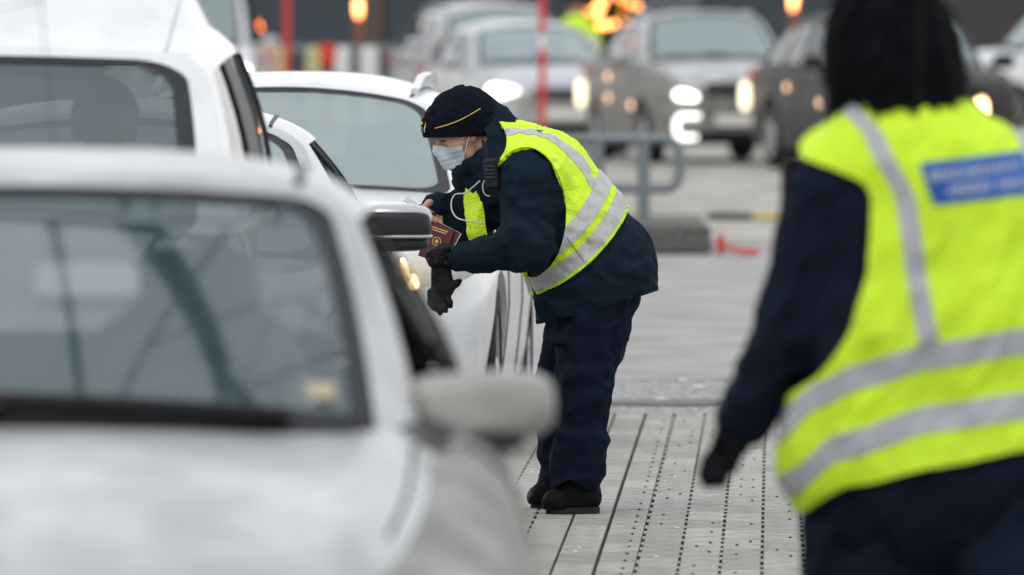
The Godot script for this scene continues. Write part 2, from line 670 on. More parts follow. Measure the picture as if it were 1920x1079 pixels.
	var side_pt := func(u: float, w: float) -> Vector3:
		var lo := A.lerp(D, u)
		lo.y = lerpf(lerpf(A.y, D.y, u), by, 0.0) 
		lo.x += 0.10 * sin(PI * pow(u, 0.7)) * s.get("belly", 1.0)
		var hi := B.lerp(C, u)
		hi.y += arc * 4.0 * u * (1.0 - u)
		hi.x += 0.02 * sin(PI * u)
		var p := lo.lerp(hi, w)
		p.x += 0.035 * sin(PI * w) * (0.4 + 0.6 * sin(PI * u))
		var bend := clampf((w - 0.86) / 0.14, 0.0, 1.0)
		p.x -= 0.05 * bend * bend
		p.y += 0.012 * bend
		return p
	var screen_pt := func(u: float, w: float, rear: bool) -> Vector3:     # u -1..1, w 0 sill .. 1 header
		var lo: Vector3 = side_pt.call(1.0 if rear else 0.0, 0.0)
		var hi: Vector3 = side_pt.call(1.0 if rear else 0.0, 1.0)
		var e: Vector3 = side_pt.call(1.0 if rear else 0.0, w)
		var sgn := -1.0 if rear else 1.0
		var bow := lerpf(0.26, 0.1, w) if not rear else lerpf(0.1, 0.06, w)
		var rise := lerpf(0.035, s.get("hrise", s.get("rdrop", 0.085) - 0.025), w)
		var k := 1.0 - u * u
		return Vector3(e.x * u, e.y + rise * k, e.z + sgn * bow * k)
	var frame := MB.new()
	var pane := {}
	for rear in [false, true]:
		var full := MB.new()
		var par := []
		var rows := []
		var fine: int = s.get("fine", 1)
		for b in 24 * fine + 1:
			var o := []
			for a in 44 * fine + 1:
				var u := (a - 22.0 * fine) / (22.0 * fine)
				u = signf(u) * (1.0 - pow(1.0 - absf(u), 1.25))
				var w := b / (24.0 * fine)
				o.append(screen_pt.call(u, w, rear))
				par.append(Vector2(u, w))
			rows.append(o)
		full.grid(rows, Vector3(0, 0.6, -(hdr + rhdr) * 0.5))
		var rad: float = s.get("corner", 0.1)
		var fs := PackedFloat32Array()
		var fg := PackedFloat32Array()
		var fm := PackedFloat32Array()
		for p in par:
			var v1: float = rounded(p, s.get("screen_w", 0.935), -0.03, 0.955, rad * 1.1)
			var v2: float = rounded(p, s.get("screen_w", 0.935) - s.get("frit", 0.055), 0.05, 0.955 - s.get("frit", 0.055) * 0.6, rad)
			fs.append(-v1); fg.append(v2); fm.append(minf(v1, -v2))
		frame.join(full.clipped(fs, 0.0))
		part("rear_window_seal" if rear else "windscreen_seal", full.clipped(fm, 0.0, -0.003), M.trim, t)
		pane["rear_window" if rear else "windscreen"] = full.clipped(fg, 0.0, -0.006)
	var wins: Array = s.win
	var cuts := [0.0]
	for w in wins: cuts.append_array(w)
	cuts.append(1.0)
	var side_glass := []
	for sg in [1.0, -1.0]:
		for c in cuts.size() - 1:
			var is_glass := c % 2 == 1
			for band in [[0.0, 0.07, false], [0.07, 0.88, true], [0.88, 1.0, false]]:
				var g: MB = frame
				var inset := 0.0
				if is_glass and band[2]:
					g = MB.new()
					inset = 0.012
				elif band[2] and c > 0 and c < cuts.size() - 2:
					g = MB.new()
					inset = 0.003
				var rows := []
				for a in 7:
					var o := []
					for b in 7:
						var p: Vector3 = side_pt.call(lerpf(cuts[c], cuts[c + 1], a / 6.0), lerpf(band[0], band[1], b / 6.0))
						o.append(Vector3((p.x - inset) * sg, p.y, p.z))
					rows.append(o)
				g.grid(rows, Vector3(0, 0.6, -(hdr + rhdr) * 0.5))
				if g != frame and inset < 0.01: part("door_pillar", g, M.trim, t)
				if inset > 0.01:
					var open: bool = s.get("open_window", false) and c == 1 and sg > 0
					if not open: side_glass.append(g)
	for sg in [1.0, -1.0]:      # shelf between the body's shoulder and the side windows
		var rows := []
		for a in 15:
			var p: Vector3 = side_pt.call(a / 14.0, 0.0)
			var r: Array = ring.call(-p.z)
			rows.append([Vector3(r[10].x * sg, r[10].y, p.z), Vector3(lerpf(r[10].x, p.x, 0.5) * sg, lerpf(r[10].y, p.y, 0.5) + 0.004, p.z), Vector3(p.x * sg, p.y, p.z)])
		frame.grid(rows, Vector3(0, 0.0, -(hdr + rhdr) * 0.5))
	part("cabin_frame", frame, paint, t)
	var roof_pt := func(u: float, x: float) -> Vector3:
		var e: Vector3 = side_pt.call(u, 1.0)
		var front: float = 1.0 - clampf(u / 0.25, 0.0, 1.0)
		var back: float = clampf((u - 0.75) / 0.25, 0.0, 1.0)
		var rise: float = s.get("rdrop", 0.085) - 0.025
		rise = lerpf(s.get("hrise", rise), rise, smoothstep(0.0, 0.3, u) * (1.0 - smoothstep(0.85, 1.0, u)))
		var k := 1.0 - pow(absf(x), 2.0 + s.get("flat", 1.2) * smoothstep(0.0, 0.2, sin(PI * u)))
		return Vector3(e.x * x, e.y + rise * k + 0.012 * sin(PI * u) * (1.0 - x * x), e.z + (0.1 * front - 0.06 * back) * (1.0 - x * x))
	var rf := MB.new()
	var rows := []
	for a in 25:
		var o := []
		for b in 31:
			var x := (b - 15) / 15.0
			o.append(roof_pt.call(a / 24.0, signf(x) * (1.0 - pow(1.0 - absf(x), 1.5))))
		rows.append(o)
	rf.grid(rows, Vector3(0, 0.5, -(hdr + rhdr) * 0.5))
	part("roof", rf, paint, t)
	for sg in [1.0, -1.0]:      # the joint between roof and side
		var path := []
		for a in 15:
			path.append(roof_pt.call(a / 14.0, 0.93 * sg) + Vector3(0, 0.0, 0))
		var g := MB.new()
		g.tube(path, s.get("ditch", 0.007), 6)
		part("roof_joint", g, s.get("joint_mat", M.trim), t)
		if s.get("rails", false):
			var rp := []
			for a in 13:
				var u := lerpf(0.04, 0.95, a / 12.0)
				var e: Vector3 = side_pt.call(u, 1.0)
				rp.append(Vector3((e.x - 0.03) * sg, e.y + 0.028 + 0.04 * minf(1.0, 6.0 * minf(a, 12 - a) / 12.0), e.z))
			var rg := MB.new()
			rg.tube(rp, 0.017, 8)
			part("roof_rail", rg, s.get("rail_mat", M.alloy), t)
	var gm: Material = s.get("glass", M.glass)
	part("windscreen", pane.windscreen, gm, t)
	part("rear_window", pane.rear_window, M.side_glass, t)
	for g in side_glass: part("side_window", g, M.side_glass, t)
	# inside
	var tub := MB.new()
	tub.box(Vector3(0, 0.42, -(cowl + rbase) * 0.5 - 0.1), Vector3(hw * 1.72, 0.3, rbase - cowl + 0.2), 0.03)
	part("cabin_floor", tub, M.interior, t)
	var shelf := MB.new()
	shelf.box(Vector3(0, by + 0.04, -rbase + 0.3), Vector3(bw * 1.75, 0.16, 0.45), 0.02)
	part("parcel_shelf", shelf, M.interior, t)
	var dash := MB.new()
	superball(dash, Vector3(0, cy - 0.12, -cowl - 0.42), Vector3(bw + 0.05, 0.14, 0.28), 0.5)
	part("dashboard", dash, M.interior, t)
	for sg in [1.0, -1.0]:
		for zz in [hdr + 0.42, hdr + 1.25]:
			if zz > rbase - 0.3: continue
			var st := MB.new()
			superball(st, Vector3(0.36 * sg, 0.8, -zz), Vector3(0.24, 0.32, 0.09), 0.55)
			superball(st, Vector3(0.36 * sg, 0.55, -zz + 0.3), Vector3(0.25, 0.09, 0.28), 0.55)
			var so := part("seat", st, s.get("seat", M.seat), t)
			var hr := MB.new()
			superball(hr, Vector3(0.36 * sg, minf(1.17, H - 0.27), -zz - 0.02), Vector3(0.13, 0.09, 0.055), 0.6)
			part("headrest", hr, s.get("seat", M.seat), so)
	var stw := MB.new()
	var ringp := []
	for k in 25:
		var an := TAU * k / 24
		ringp.append(Vector3(0.36 + 0.18 * cos(an), cy - 0.02 + 0.17 * sin(an), -cowl - 0.72 - 0.06 * sin(an)))
	stw.tube(ringp, 0.016, 6)
	part("steering_wheel", stw, M.trim, t)
	var rvm := MB.new()
	if s.get("big_mirror", false):
		superball(rvm, Vector3(0.16, 1.185, -cowl - 0.545), Vector3(0.1, 0.05, 0.018), 0.4, Basis(Vector3.RIGHT, -0.85))
		part("rear_view_mirror", rvm, M.pale_plastic, t)
	else:
		superball(rvm, Vector3(0.0, H - 0.2, -hdr - 0.12), Vector3(0.11, 0.035, 0.02), 0.45)
		part("rear_view_mirror", rvm, M.trim, t)
	# underneath, wheels
	var ub := MB.new()
	ub.box(Vector3(0, 0.36, -L * 0.5), Vector3(hw * 1.3, 0.26, L - 0.5), 0.02)
	ub.box(Vector3(0, 0.26, -L * 0.5), Vector3(hw * 1.75, 0.14, wb - wr * 2.0 - 0.2), 0.02)
	for axl in [fa, fa + wb]:
		for sg in [1.0, -1.0]: ub.box(Vector3(sg * (hw - 0.34), 0.5, -axl), Vector3(0.22, 0.5, wr * 2.2), 0.02)
	part("underbody", ub, M.black, t)
	for axl in [fa, fa + wb]:
		for sg in [1.0, -1.0]: wheel(t, Vector3(sg * (hw - 0.125), wr, -axl), wr, 0.21, sg)
	# front: grille, lower intake, plate, lamps
	var gr := MB.new()
	for k in 5: gr.box(Vector3(0, hood - 0.2 + k * 0.032, -0.012 + k * 0.002), Vector3(hw * s.get("grille_w", 0.8), 0.014, 0.05), 0.004)
	gr.box(Vector3(0, hood - 0.14, -0.04), Vector3(hw * s.get("grille_w", 0.8), 0.17, 0.07), 0.01)
	part("grille", gr, M.trim, t)
	var it := MB.new()
	it.box(Vector3(0, 0.3, -0.05), Vector3(hw * 1.25, 0.15, 0.12), 0.03)
	part("lower_intake", it, M.black, t)
	var pl := MB.new()
	pl.box(Vector3(0, 0.47, 0.012), Vector3(0.52, 0.11, 0.012), 0.003)
	part("number_plate", pl, M.plate, t)
	for sg in [1.0, -1.0]:
		var lit: bool = s.get("lit", []).has(sg)
		var hl := MB.new()
		var lz := 0.0
		while lz < 0.5 and crv(plan, lz) * 0.985 < s.get("lamp_x", 0.74) + 0.06: lz += 0.01
		superball(hl, Vector3(sg * hw * s.get("lamp_x", 0.74), hood - s.get("lamp_dy", 0.1), -lz - 0.02), s.get("lamp_r", Vector3(0.19, 0.075, 0.1)), 0.75, Basis(Vector3.UP, sg * minf(0.62, lz * 3.0)) * Basis(Vector3.BACK, sg * 0.16))
		part("headlight", hl, s.get("lamp_mat", M.lamp_on) if lit else M.lamp_glass, t)
		if lit and s.get("beam", true):
			var sp := SpotLight3D.new()
			sp.name = "headlight_beam"
			t.add_child(sp, true)
			sp.position = Vector3(sg * hw * s.get("lamp_x", 0.74), hood - 0.1, 0.05)
			sp.rotation = Vector3(-0.03, PI, 0)
			sp.light_color = Color(1.0, 0.93, 0.8)
			sp.light_energy = s.get("beam_e", 3.0)
			sp.light_size = 0.08
			sp.spot_angle = 28.0
			sp.spot_range = 40.0
			sp.shadow_enabled = true
		# wing mirrors
		if s.get("mirrors", true):
			var wm := MB.new()
			var mc := Vector3(sg * (hw + 0.1), cy + s.get("mirror_y", 0.07), -cowl - 0.42)
			superball(wm, mc, Vector3(0.115, 0.075, 0.085), 0.7)
			wm.tube([mc + Vector3(-sg * 0.16, -0.07, 0), mc + Vector3(-sg * 0.06, -0.03, 0)], [0.045, 0.035], 8)
			var wo := part("wing_mirror", wm, s.get("mirror_mat", paint), t)
			var mg := MB.new()
			mg.box(mc + Vector3(0, 0, -0.083), Vector3(0.17, 0.1, 0.006), 0.002)
			part("mirror_glass", mg, M.mirror, wo)
		# seams and handles
		for zz in s.get("seams", [cowl + 0.25, cowl + 1.4, cowl + 2.35]):
			var r: Array = ring.call(zz)
			var path := []
			for k in range(2, 11): path.append(Vector3(r[k].x * sg, r[k].y, r[k].z))
			var g := MB.new()
			g.tube(path, 0.0045, 5)
			part("door_seam", g, M.black, t)
		for zz in s.get("handles", [cowl + 1.22, cowl + 2.15]):
			var r: Array = ring.call(zz)
			var g := MB.new()
			g.box(Vector3(sg * (r[7].x + 0.012), r[7].y, -zz), Vector3(0.03, 0.03, 0.19), 0.01)
			part("door_handle", g, s.get("handle_mat", paint), t)
		var tl := MB.new()
		superball(tl, Vector3(sg * hw * 0.86, ry - 0.1, -L + 0.16), Vector3(0.07, s.get("tail_h", 0.08), 0.16), 0.5)
		part("tail_light", tl, M.tail_red, t)
		if s.get("wipers", true):
			var wp := MB.new()
			var pth := []
			for k in 9:
				var p: Vector3 = screen_pt.call(lerpf(0.1, -0.78, k / 8.0) * 1.0 + (0.62 if sg > 0 else 0.0), 0.05 + 0.05 * k / 8.0, false)
				pth.append(p + Vector3(0, 0.012, 0.014))
			wp.tube(pth, 0.011, 6)
			part("wiper", wp, M.black, t)
	car_screen[t] = screen_pt
	return t

# ------------------------------------------------------------------ people
const OD := 36.6        # metres from the camera to the officer who bends
func O(px: float, py: float, dz := 0.0) -> Vector3: return P(px, py, OD - dz)

func hand_mesh(wrist: Vector3, palm: Vector3, nrm: Vector3, fingers: Array, thumb: Array, r := 0.0095, cell := 0.0035) -> MB:
	# fingers: chains of points; the palm is a flattened capsule from the wrist
	var b := []
	var w := (palm - wrist).cross(nrm).normalized()
	for k in [-1.0, -0.33, 0.33, 1.0]: b.append([wrist.lerp(palm, 0.15) + w * k * 0.018, palm + w * k * 0.027, 0.017, 0.0135])
	for f in fingers:
		for k in f.size() - 1: b.append([f[k], f[k + 1], r * (1.0 - 0.08 * k), r * (0.93 - 0.08 * k)])
	for k in thumb.size() - 1: b.append([thumb[k], thumb[k + 1], r * 1.25 * (1.0 - 0.1 * k), r * 1.15 * (1.0 - 0.1 * k)])
	return field_mesh(b, cell, 0.006)

func officer() -> void:
	var t := thing("person", "person in beanie, face mask and yellow vest bending towards a car window", "person", Vector3(O(1075, 955).x, gy(OD), -OD))
	# ---- skeleton
	var hipN := O(1112, 560, 0.10)
	var hipF := O(1096, 560, -0.10)
	var kneeN := O(1094, 725, 0.12)
	var kneeF := O(1056, 722, -0.13)
	var ankN := O(1080, 905, 0.13)
	var ankF := O(1052, 893, -0.28)
	var shN := O(998, 338, 0.19)
	var shF := O(928, 318, -0.17)
	var elN := O(984, 463, 0.27)
	var elF := O(880, 420, -0.20)
	var wrN := O(864, 485, 0.19)
	var wrF := O(822, 388, -0.18)
	# ---- head, in its own frame: x towards the camera, y up, z where the face looks
	var fz := Vector3(-0.93, -0.30, 0.22).normalized()
	var fx := Vector3.UP.cross(fz).normalized()
	fx = fx if fx.z > 0.0 else -fx
	var fy := fz.cross(fx).normalized()
	if fy.y < 0.0: fy = -fy
	var hc := O(872, 247)
	var HF := Transform3D(Basis(fx, fy, fz), hc)
	var hb := []
	for e in [
		[[0, 0.035, -0.045], [0, 0.035, 0.03], 0.082, 0.074], [[0, -0.02, 0.0], [0, -0.03, 0.035], 0.068, 0.06],
		[[-0.03, -0.075, 0.02], [-0.012, -0.1, 0.062], 0.036, 0.024], [[0.03, -0.075, 0.02], [0.012, -0.1, 0.062], 0.036, 0.024],
		[[0, 0.004, 0.093], [0, -0.034, 0.114], 0.0085, 0.012], [[-0.012, -0.037, 0.105], [0.012, -0.037, 0.105], 0.008, 0.008],
		[[-0.042, 0.024, 0.078], [-0.012, 0.02, 0.09], 0.012, 0.011], [[0.042, 0.024, 0.078], [0.012, 0.02, 0.09], 0.012, 0.011],
		[[-0.045, -0.024, 0.06], [-0.05, -0.026, 0.04], 0.026, 0.024], [[0.045, -0.024, 0.06], [0.05, -0.026, 0.04], 0.026, 0.024],
		[[-0.018, -0.062, 0.092], [0.018, -0.062, 0.092], 0.012, 0.012], [[0, -0.09, 0.075], [0, -0.098, 0.078], 0.018, 0.016],
		[[-0.074, 0.012, -0.012], [-0.071, -0.025, -0.004], 0.018, 0.011, [1, 0, 0.3], 0.5], [[0.074, 0.012, -0.012], [0.071, -0.025, -0.004], 0.018, 0.011, [1, 0, 0.3], 0.5],
		[[0, -0.05, -0.03], [0, -0.16, -0.06], 0.055, 0.058],
		[[-0.031, 0.003, 0.078], [-0.031, 0.002, 0.079], 0.0135, 0.0135], [[0.031, 0.003, 0.078], [0.031, 0.002, 0.079], 0.0135, 0.0135]]:
		var b := [HF * Vector3(e[0][0], e[0][1], e[0][2]), HF * Vector3(e[1][0], e[1][1], e[1][2]), e[2], e[3]]
		if e.size() > 4: b.append_array([(HF.basis * Vector3(e[4][0], e[4][1], e[4][2])).normalized(), e[5]])
		hb.append(b)
	var carve := []
	for sg in [-1.0, 1.0]: carve.append([HF * Vector3(0.033 * sg, 0.004, 0.103), HF * Vector3(0.028 * sg, 0.003, 0.105), 0.013, 0.011])
	var skin := field_mesh(hb, 0.004, 0.014, carve)
	# ---- bare right hand, curled round a dark card reader
	var hN := Vector3(0, 0, 1)
	var fing := []
	for k in 4:
		var q := Vector3(0.0, 0.0, 0.0)
		var r0 := O(806 + k * 6.5, 383 + k * 6.0, -0.15)
		fing.append([r0, O(800 + k * 8.5, 396 + k * 5.0, -0.125 - 0.004 * k), O(803 + k * 7.5, 405 + k * 4.2, -0.105), O(809 + k * 6.0, 410 + k * 3.0, -0.112)])
	var hand := hand_mesh(wrF, O(808, 392, -0.155), Vector3(0.3, -0.2, 1).normalized(), fing, [O(815, 380, -0.15), O(804, 381, -0.125), O(796, 388, -0.112)], 0.0105)
	# the body under the clothes
	var core := field_mesh([[O(940, 275), O(1010, 345), 0.07, 0.12], [O(1010, 345), O(1100, 520), 0.13, 0.13], [hipN, kneeN, 0.085, 0.06], [kneeN, ankN, 0.058, 0.04], [hipF, kneeF, 0.085, 0.06], [kneeF, ankF, 0.058, 0.04], [shN, elN, 0.055, 0.045], [elN, wrN, 0.042, 0.03], [shF, elF, 0.055, 0.045], [elF, wrF, 0.042, 0.029], [O(940, 300, 0), shN, 0.06, 0.06], [O(940, 300, 0), shF, 0.06, 0.06], [O(880, 262), O(945, 290), 0.055, 0.06]], 0.022, 0.03)
	core.join(skin)
	core.join(hand)
	part("body", core, M.skin, t, true)
	var hs_ := MB.new()
	hs_.i = skin.i
	for q in skin.v: hs_.v.append(HF.affine_inverse() * q)
	for sg in [-1.0, 1.0]:     # lowered lids with lashes
		var lash := MB.new()
		var pth := []
		for k in 7:
			var ex: float = (0.034 + 0.015 * (k - 3) / 3.0) * sg
			var ey := -0.0035 - 0.002 * (1.0 - absf(k - 3) / 3.0)
			pth.append(HF * Vector3(ex, ey, maxf(front_z(hs_, ex, ey), 0.05) + 0.0012))
		lash.tube(pth, 0.003, 5)
		part("eyelash", lash, M.hair, t, true)
		var brow := MB.new()
		pth = []
		for k in 6:
			var ex: float = (0.014 + 0.0075 * k) * sg
			var ey := 0.019 + 0.0025 * sin(k * 0.6)
			pth.append(HF * Vector3(ex, ey, maxf(front_z(hs_, ex, ey), 0.05) + 0.001))
		brow.tube(pth, [0.002, 0.0032, 0.0035, 0.0032, 0.0025, 0.0015], 5)
		part("eyebrow", brow, M.hair, t, true)
	# ---- face mask
	var mb_ := []
	for k in [1, 2, 3, 4, 8, 9, 10, 11]:
		var b: Array = hb[k].duplicate()
		b[2] += 0.004; b[3] += 0.004
		mb_.append(b)
	mb_.append([HF * Vector3(0, -0.012, 0.096), HF * Vector3(0, -0.082, 0.09), 0.012, 0.014])
	var mk := field_mesh(mb_, 0.005, 0.03)
	var HI := HF.affine_inverse()
	mk = mk.clipped(vals(mk, func(p: Vector3) -> float:
		var q := HI * p
		return minf(minf(-0.008 - 0.35 * absf(q.x) - q.y, q.y + 0.106), q.z - 0.042 - 0.0 * q.y)), 0.003)
	var mn := mk.normals()
	for k in mk.v.size():      # pleats
		var q := HI * mk.v[k]
		mk.v[k] += mn[k] * 0.0006 * sin(q.y * 360.0) * smoothstep(0.03, 0.06, q.z)
	var mo := part("face_mask", mk, M.mask, t, true)
	for e in [[-0.018, 0.075, 0.055], [-0.085, 0.06, 0.05]]:
		var lp := MB.new()
		lp.tube([HF * Vector3(0.062, e[0], 0.05), HF * Vector3(0.0745, e[0] * 0.5 - 0.002, 0.028), HF * Vector3(0.085, 0.004, -0.002), HF * Vector3(0.087, 0.018, -0.02)], 0.0016, 5)
		part("ear_loop", lp, M.white_cloth, mo, true)
	# hair at the temple
	var hr := field_mesh([[HF * Vector3(0.07, 0.02, 0.012), HF * Vector3(0.072, -0.005, 0.012), 0.011, 0.007]], 0.004, 0.01)
	part("hair", hr, M.hair, t, true)
	# ---- beanie
	var bb := []
	for e in [[[0, 0.045, -0.035], [0, 0.045, 0.04], 0.097, 0.092], [[0, 0.085, -0.02], [0, 0.085, 0.02], 0.074, 0.068], [[0, 0.02, -0.04], [0, 0.018, 0.048], 0.094, 0.089]]:
		bb.append([HF * Vector3(e[0][0], e[0][1], e[0][2]), HF * Vector3(e[1][0], e[1][1], e[1][2]), e[2], e[3], fx, 0.9])
	var bn := field_mesh(bb, 0.006, 0.02)
	wrinkle(bn, 0.006, 16.0, fy, 0.2, 5)
	var brim := func(p: Vector3) -> float:
		var q := HI * p
		return q.y - 0.0136 - 0.26 * (q.z - 0.09)
	var hat := bn.clipped(vals(bn, func(p: Vector3) -> float: return brim.call(p) - 0.0), 0.012)
	var ho := part("beanie", hat, M.knit, t, true)
	var cuff := bn.clipped(vals(bn, func(p: Vector3) -> float: return minf(brim.call(p) + 0.004, 0.064 - brim.call(p))), 0.01, 0.006)
	wrinkle(cuff, 0.002, 30.0, fx, 0.5, 9)
	part("folded_cuff", cuff, M.knit, ho, true)
	var line := []
	for k in 15:
		var u := k / 14.0
		var x := lerpf(816, 901, u)
		var y := lerpf(240, 203, u) + 5.0 * sin(PI * u)
		var w := O(x, y)
		line.append(Vector3(w.x, w.y, front_z(cuff, w.x, w.y) if front_z(cuff, w.x, w.y) > -100 else hc.z + 0.1))
	for k in line.size(): line[k].z = maxf(line[k].z, front_z(hat, line[k].x, line[k].y)) + 0.002
	var pip := MB.new()
	pip.tube(line, 0.0022, 6)
	part("gold_piping", pip, M.gold, ho, true)
	# shield at the brow
	var shd := cuff.clipped(vals(cuff, func(p: Vector3) -> float:
		var q := HI * p
		return minf(0.026 - absf(q.x - 0.006), minf(brim.call(p) + 0.0 - 0.006 - absf(q.x - 0.006) * 0.35, 0.062 - brim.call(p))) if q.z > 0.05 else -1.0), 0.0, 0.003)
	part("badge", shd, M.black_cloth, ho, true)
	var shb := cuff.clipped(vals(cuff, func(p: Vector3) -> float:
		var q := HI * p
		return minf(0.014 - absf(q.x - 0.006), minf(brim.call(p) - 0.012 - absf(q.x - 0.006) * 0.4, 0.036 - brim.call(p))) if q.z > 0.05 else -1.0), 0.0, 0.006)
	part("badge_shield", shb, M.badge_blue, ho, true)
	var shc := cuff.clipped(vals(cuff, func(p: Vector3) -> float:
		var q := HI * p
		return minf(0.011 - absf(q.x - 0.006), minf(brim.call(p) - 0.04, 0.053 - brim.call(p))) if q.z > 0.05 else -1.0), 0.0, 0.006)
	part("badge_crown", shc, M.gold, ho, true)
	var edge := cuff.clipped(vals(cuff, func(p: Vector3) -> float:
		var q := HI * p
		return 0.0028 - absf(absf(q.x - 0.006) - 0.024) if q.z > 0.05 and brim.call(p) > 0.012 and brim.call(p) < 0.062 else -1.0), 0.0, 0.005)
	if edge.v.size(): part("badge_edge", edge, M.gold, ho, true)
	# ---- jacket: trunk, skirt, both sleeves, high collar
	var sq := Vector3(0, 0, 1)
	var trunk := [
		[O(962, 300), O(1010, 342), 0.115, 0.165, sq, 1.25], [O(1006, 342), O(1068, 432), 0.170, 0.186, sq, 1.18], [O(1068, 432), O(1112, 512), 0.186, 0.205, sq, 1.12],
		[O(985, 330, 0.10), O(1060, 440, 0.09), 0.125, 0.14], [O(965, 318, -0.09), O(1050, 430, -0.09), 0.125, 0.14]]
	var skirt := [[O(1112, 512), O(1118, 545), 0.205, 0.208, sq, 1.1], [O(1140, 485), O(1150, 510), 0.16, 0.15, sq, 1.15], [O(1085, 540, 0.05), O(1075, 590, 0.08), 0.15, 0.13]]
	var sleeves := [[shN, elN, 0.110, 0.083], [elN, wrN, 0.080, 0.052], [shF, elF, 0.105, 0.082], [elF, wrF, 0.078, 0.06], [O(965, 318, 0.08), shN, 0.11, 0.108], [O(950, 310, -0.06), shF, 0.1, 0.1]]
	var collar := [[O(914, 206, -0.01), O(934, 240, -0.01), 0.045, 0.066], [O(884, 302, 0.0), O(905, 345, 0.0), 0.055, 0.07], [O(922, 236, -0.02), O(940, 262, -0.02), 0.072, 0.075], [O(912, 262, 0.055), O(903, 298, 0.065), 0.042, 0.046], [O(888, 305, 0.05), O(866, 330, 0.03), 0.042, 0.032], [O(912, 262, -0.075), O(880, 315, -0.07), 0.042, 0.042], [O(868, 333, 0.02), O(862, 340, -0.05), 0.03, 0.032], [O(930, 275), O(955, 300), 0.09, 0.11], [O(905, 318, 0.04), O(935, 345, 0.06), 0.06, 0.08], [O(898, 330, -0.03), O(940, 380, 0.0), 0.06, 0.1]]
	var folds := []
	for e in [[1030, 440, 0.30, 955, 425, 0.345, 0.02], [1034, 468, 0.28, 950, 452, 0.345, 0.02], [1020, 492, 0.29, 940, 478, 0.30, 0.018], [1052, 380, 0.24, 985, 392, 0.315, 0.018], [1048, 352, 0.25, 960, 370, 0.31, 0.018], [930, 452, 0.30, 918, 505, 0.27, 0.016], [900, 458, 0.265, 892, 505, 0.245, 0.014], [1010, 575, 0.17, 1120, 520, 0.245, 0.022], [1040, 585, 0.2, 1180, 505, 0.2, 0.02], [1120, 565, 0.215, 1215, 500, 0.14, 0.02], [1150, 420, 0.12, 1195, 470, 0.12, 0.02], [880, 380, -0.12, 850, 425, -0.13, 0.014]]:
		folds.append([O(e[0], e[1], e[2] - 0.012), O(e[3], e[4], e[5] - 0.012), e[6], e[6] * 0.7])
	var jb := trunk + skirt + sleeves + collar + folds
	var jk := field_mesh(jb, 0.011, 0.035)
	wrinkle(jk, 0.011, 7.0, Vector3(0.5, 0.86, 0), -0.2, 21)
	wrinkle(jk, 0.002, 20.0, Vector3(0.75, -0.5, 0.2), 0.6, 22)
	var he := [O(1010, 606), O(1206, 552), O(1236, 500)]
	var hl1 := Vector2(he[1].x - he[0].x, he[1].y - he[0].y).normalized()
	jk = jk.clipped(vals(jk, func(p: Vector3) -> float:
		var q := Vector2(p.x - he[0].x, p.y - he[0].y)
		var f := hl1.x * q.y - hl1.y * q.x
		var hd := HI * p
		# the head's own space stays free
		return minf(f, maxf(maxf(-(hd.z + 0.045), -(0.088 - hd.y) * -1.0 - 0.2), hd.length() - 0.13))), 0.02)
	part("jacket", jk, M.navy, t, true)
	# ---- trousers
	var tb := [[O(1104, 530), O(1104, 545), 0.17, 0.17, sq, 1.0], [hipN, kneeN, 0.122, 0.098], [kneeN, O(1082, 880, 0.13), 0.096, 0.092], [hipF, kneeF, 0.118, 0.094], [kneeF, O(1054, 876, -0.24), 0.092, 0.085], [O(1082, 880, 0.13), O(1080, 898, 0.13), 0.092, 0.086], [O(1132, 560, 0.02), O(1118, 650, 0.06), 0.12, 0.1], [O(1120, 815, 0.13), O(1124, 822, 0.13), 0.04, 0.03],
		[O(1060, 742, 0.2), O(1135, 728, 0.19), 0.022, 0.014], [O(1055, 765, 0.2), O(1128, 752, 0.2), 0.02, 0.012], [O(1065, 705, 0.215), O(1140, 690, 0.19), 0.022, 0.012], [O(1040, 640, 0.2), O(1170, 605, 0.18), 0.022, 0.016], [O(1050, 815, 0.205), O(1135, 822, 0.17), 0.024, 0.018], [O(1045, 845, 0.2), O(1125, 838, 0.19), 0.022, 0.014], [O(1050, 872, 0.205), O(1125, 866, 0.18), 0.02, 0.014], [O(1090, 600, 0.225), O(1080, 690, 0.215), 0.016, 0.012]]
	var tr := field_mesh(tb, 0.011, 0.03)
	wrinkle(tr, 0.012, 6.5, Vector3(1, 0.1, 0.3), 0.6, 31)
	wrinkle(tr, 0.003, 18.0, Vector3(1, -0.35, 0.2), 0.6, 32)
	var cutl := O(1080, 906).y
	tr = tr.clipped(vals(tr, func(p: Vector3) -> float: return p.y - cutl - 0.02 * sin(p.x * 40.0)), 0.012)
	var to := part("trousers", tr, M.trouser, t, true)
	for e in [[[1132, 596], [1190, 592]], [[1105, 600], [1103, 622]]]:
		var pk := MB.new()
		var pp := []
		for k in 9:
			var w := O(lerpf(e[0][0], e[1][0], k / 8.0), lerpf(e[0][1], e[1][1], k / 8.0))
			var z := front_z(tr, w.x, w.y)
			if z > -100: pp.append(Vector3(w.x, w.y, z + 0.002))
		if pp.size() > 2:
			pk.tube(pp, 0.0028, 5)
			part("pocket_seam", pk, M.seam, to, true)
	# ---- vest
	var vb := []
	for b in trunk:
		var c: Array = b.duplicate()
		c[2] += 0.022; c[3] += 0.022
		vb.append(c)
	vb.append([O(965, 318, 0.08), shN, 0.134, 0.132])
	vb.append([O(950, 310, -0.06), shF, 0.124, 0.124])
	vb.append([O(930, 275), O(955, 300), 0.1, 0.122])
	vb.append([O(905, 330, 0.0), O(915, 430, 0.02), 0.075, 0.075])
	var vs := field_mesh(vb, 0.009, 0.03)
	wrinkle(vs, 0.008, 9.0, Vector3(0.6, -0.75, 0.0), 0.45, 41)
	wrinkle(vs, 0.004, 22.0, Vector3(0.7, -0.6, 0.3), 0.5, 42)
	var cen := O(879, 241)
	var ppm := F / OD
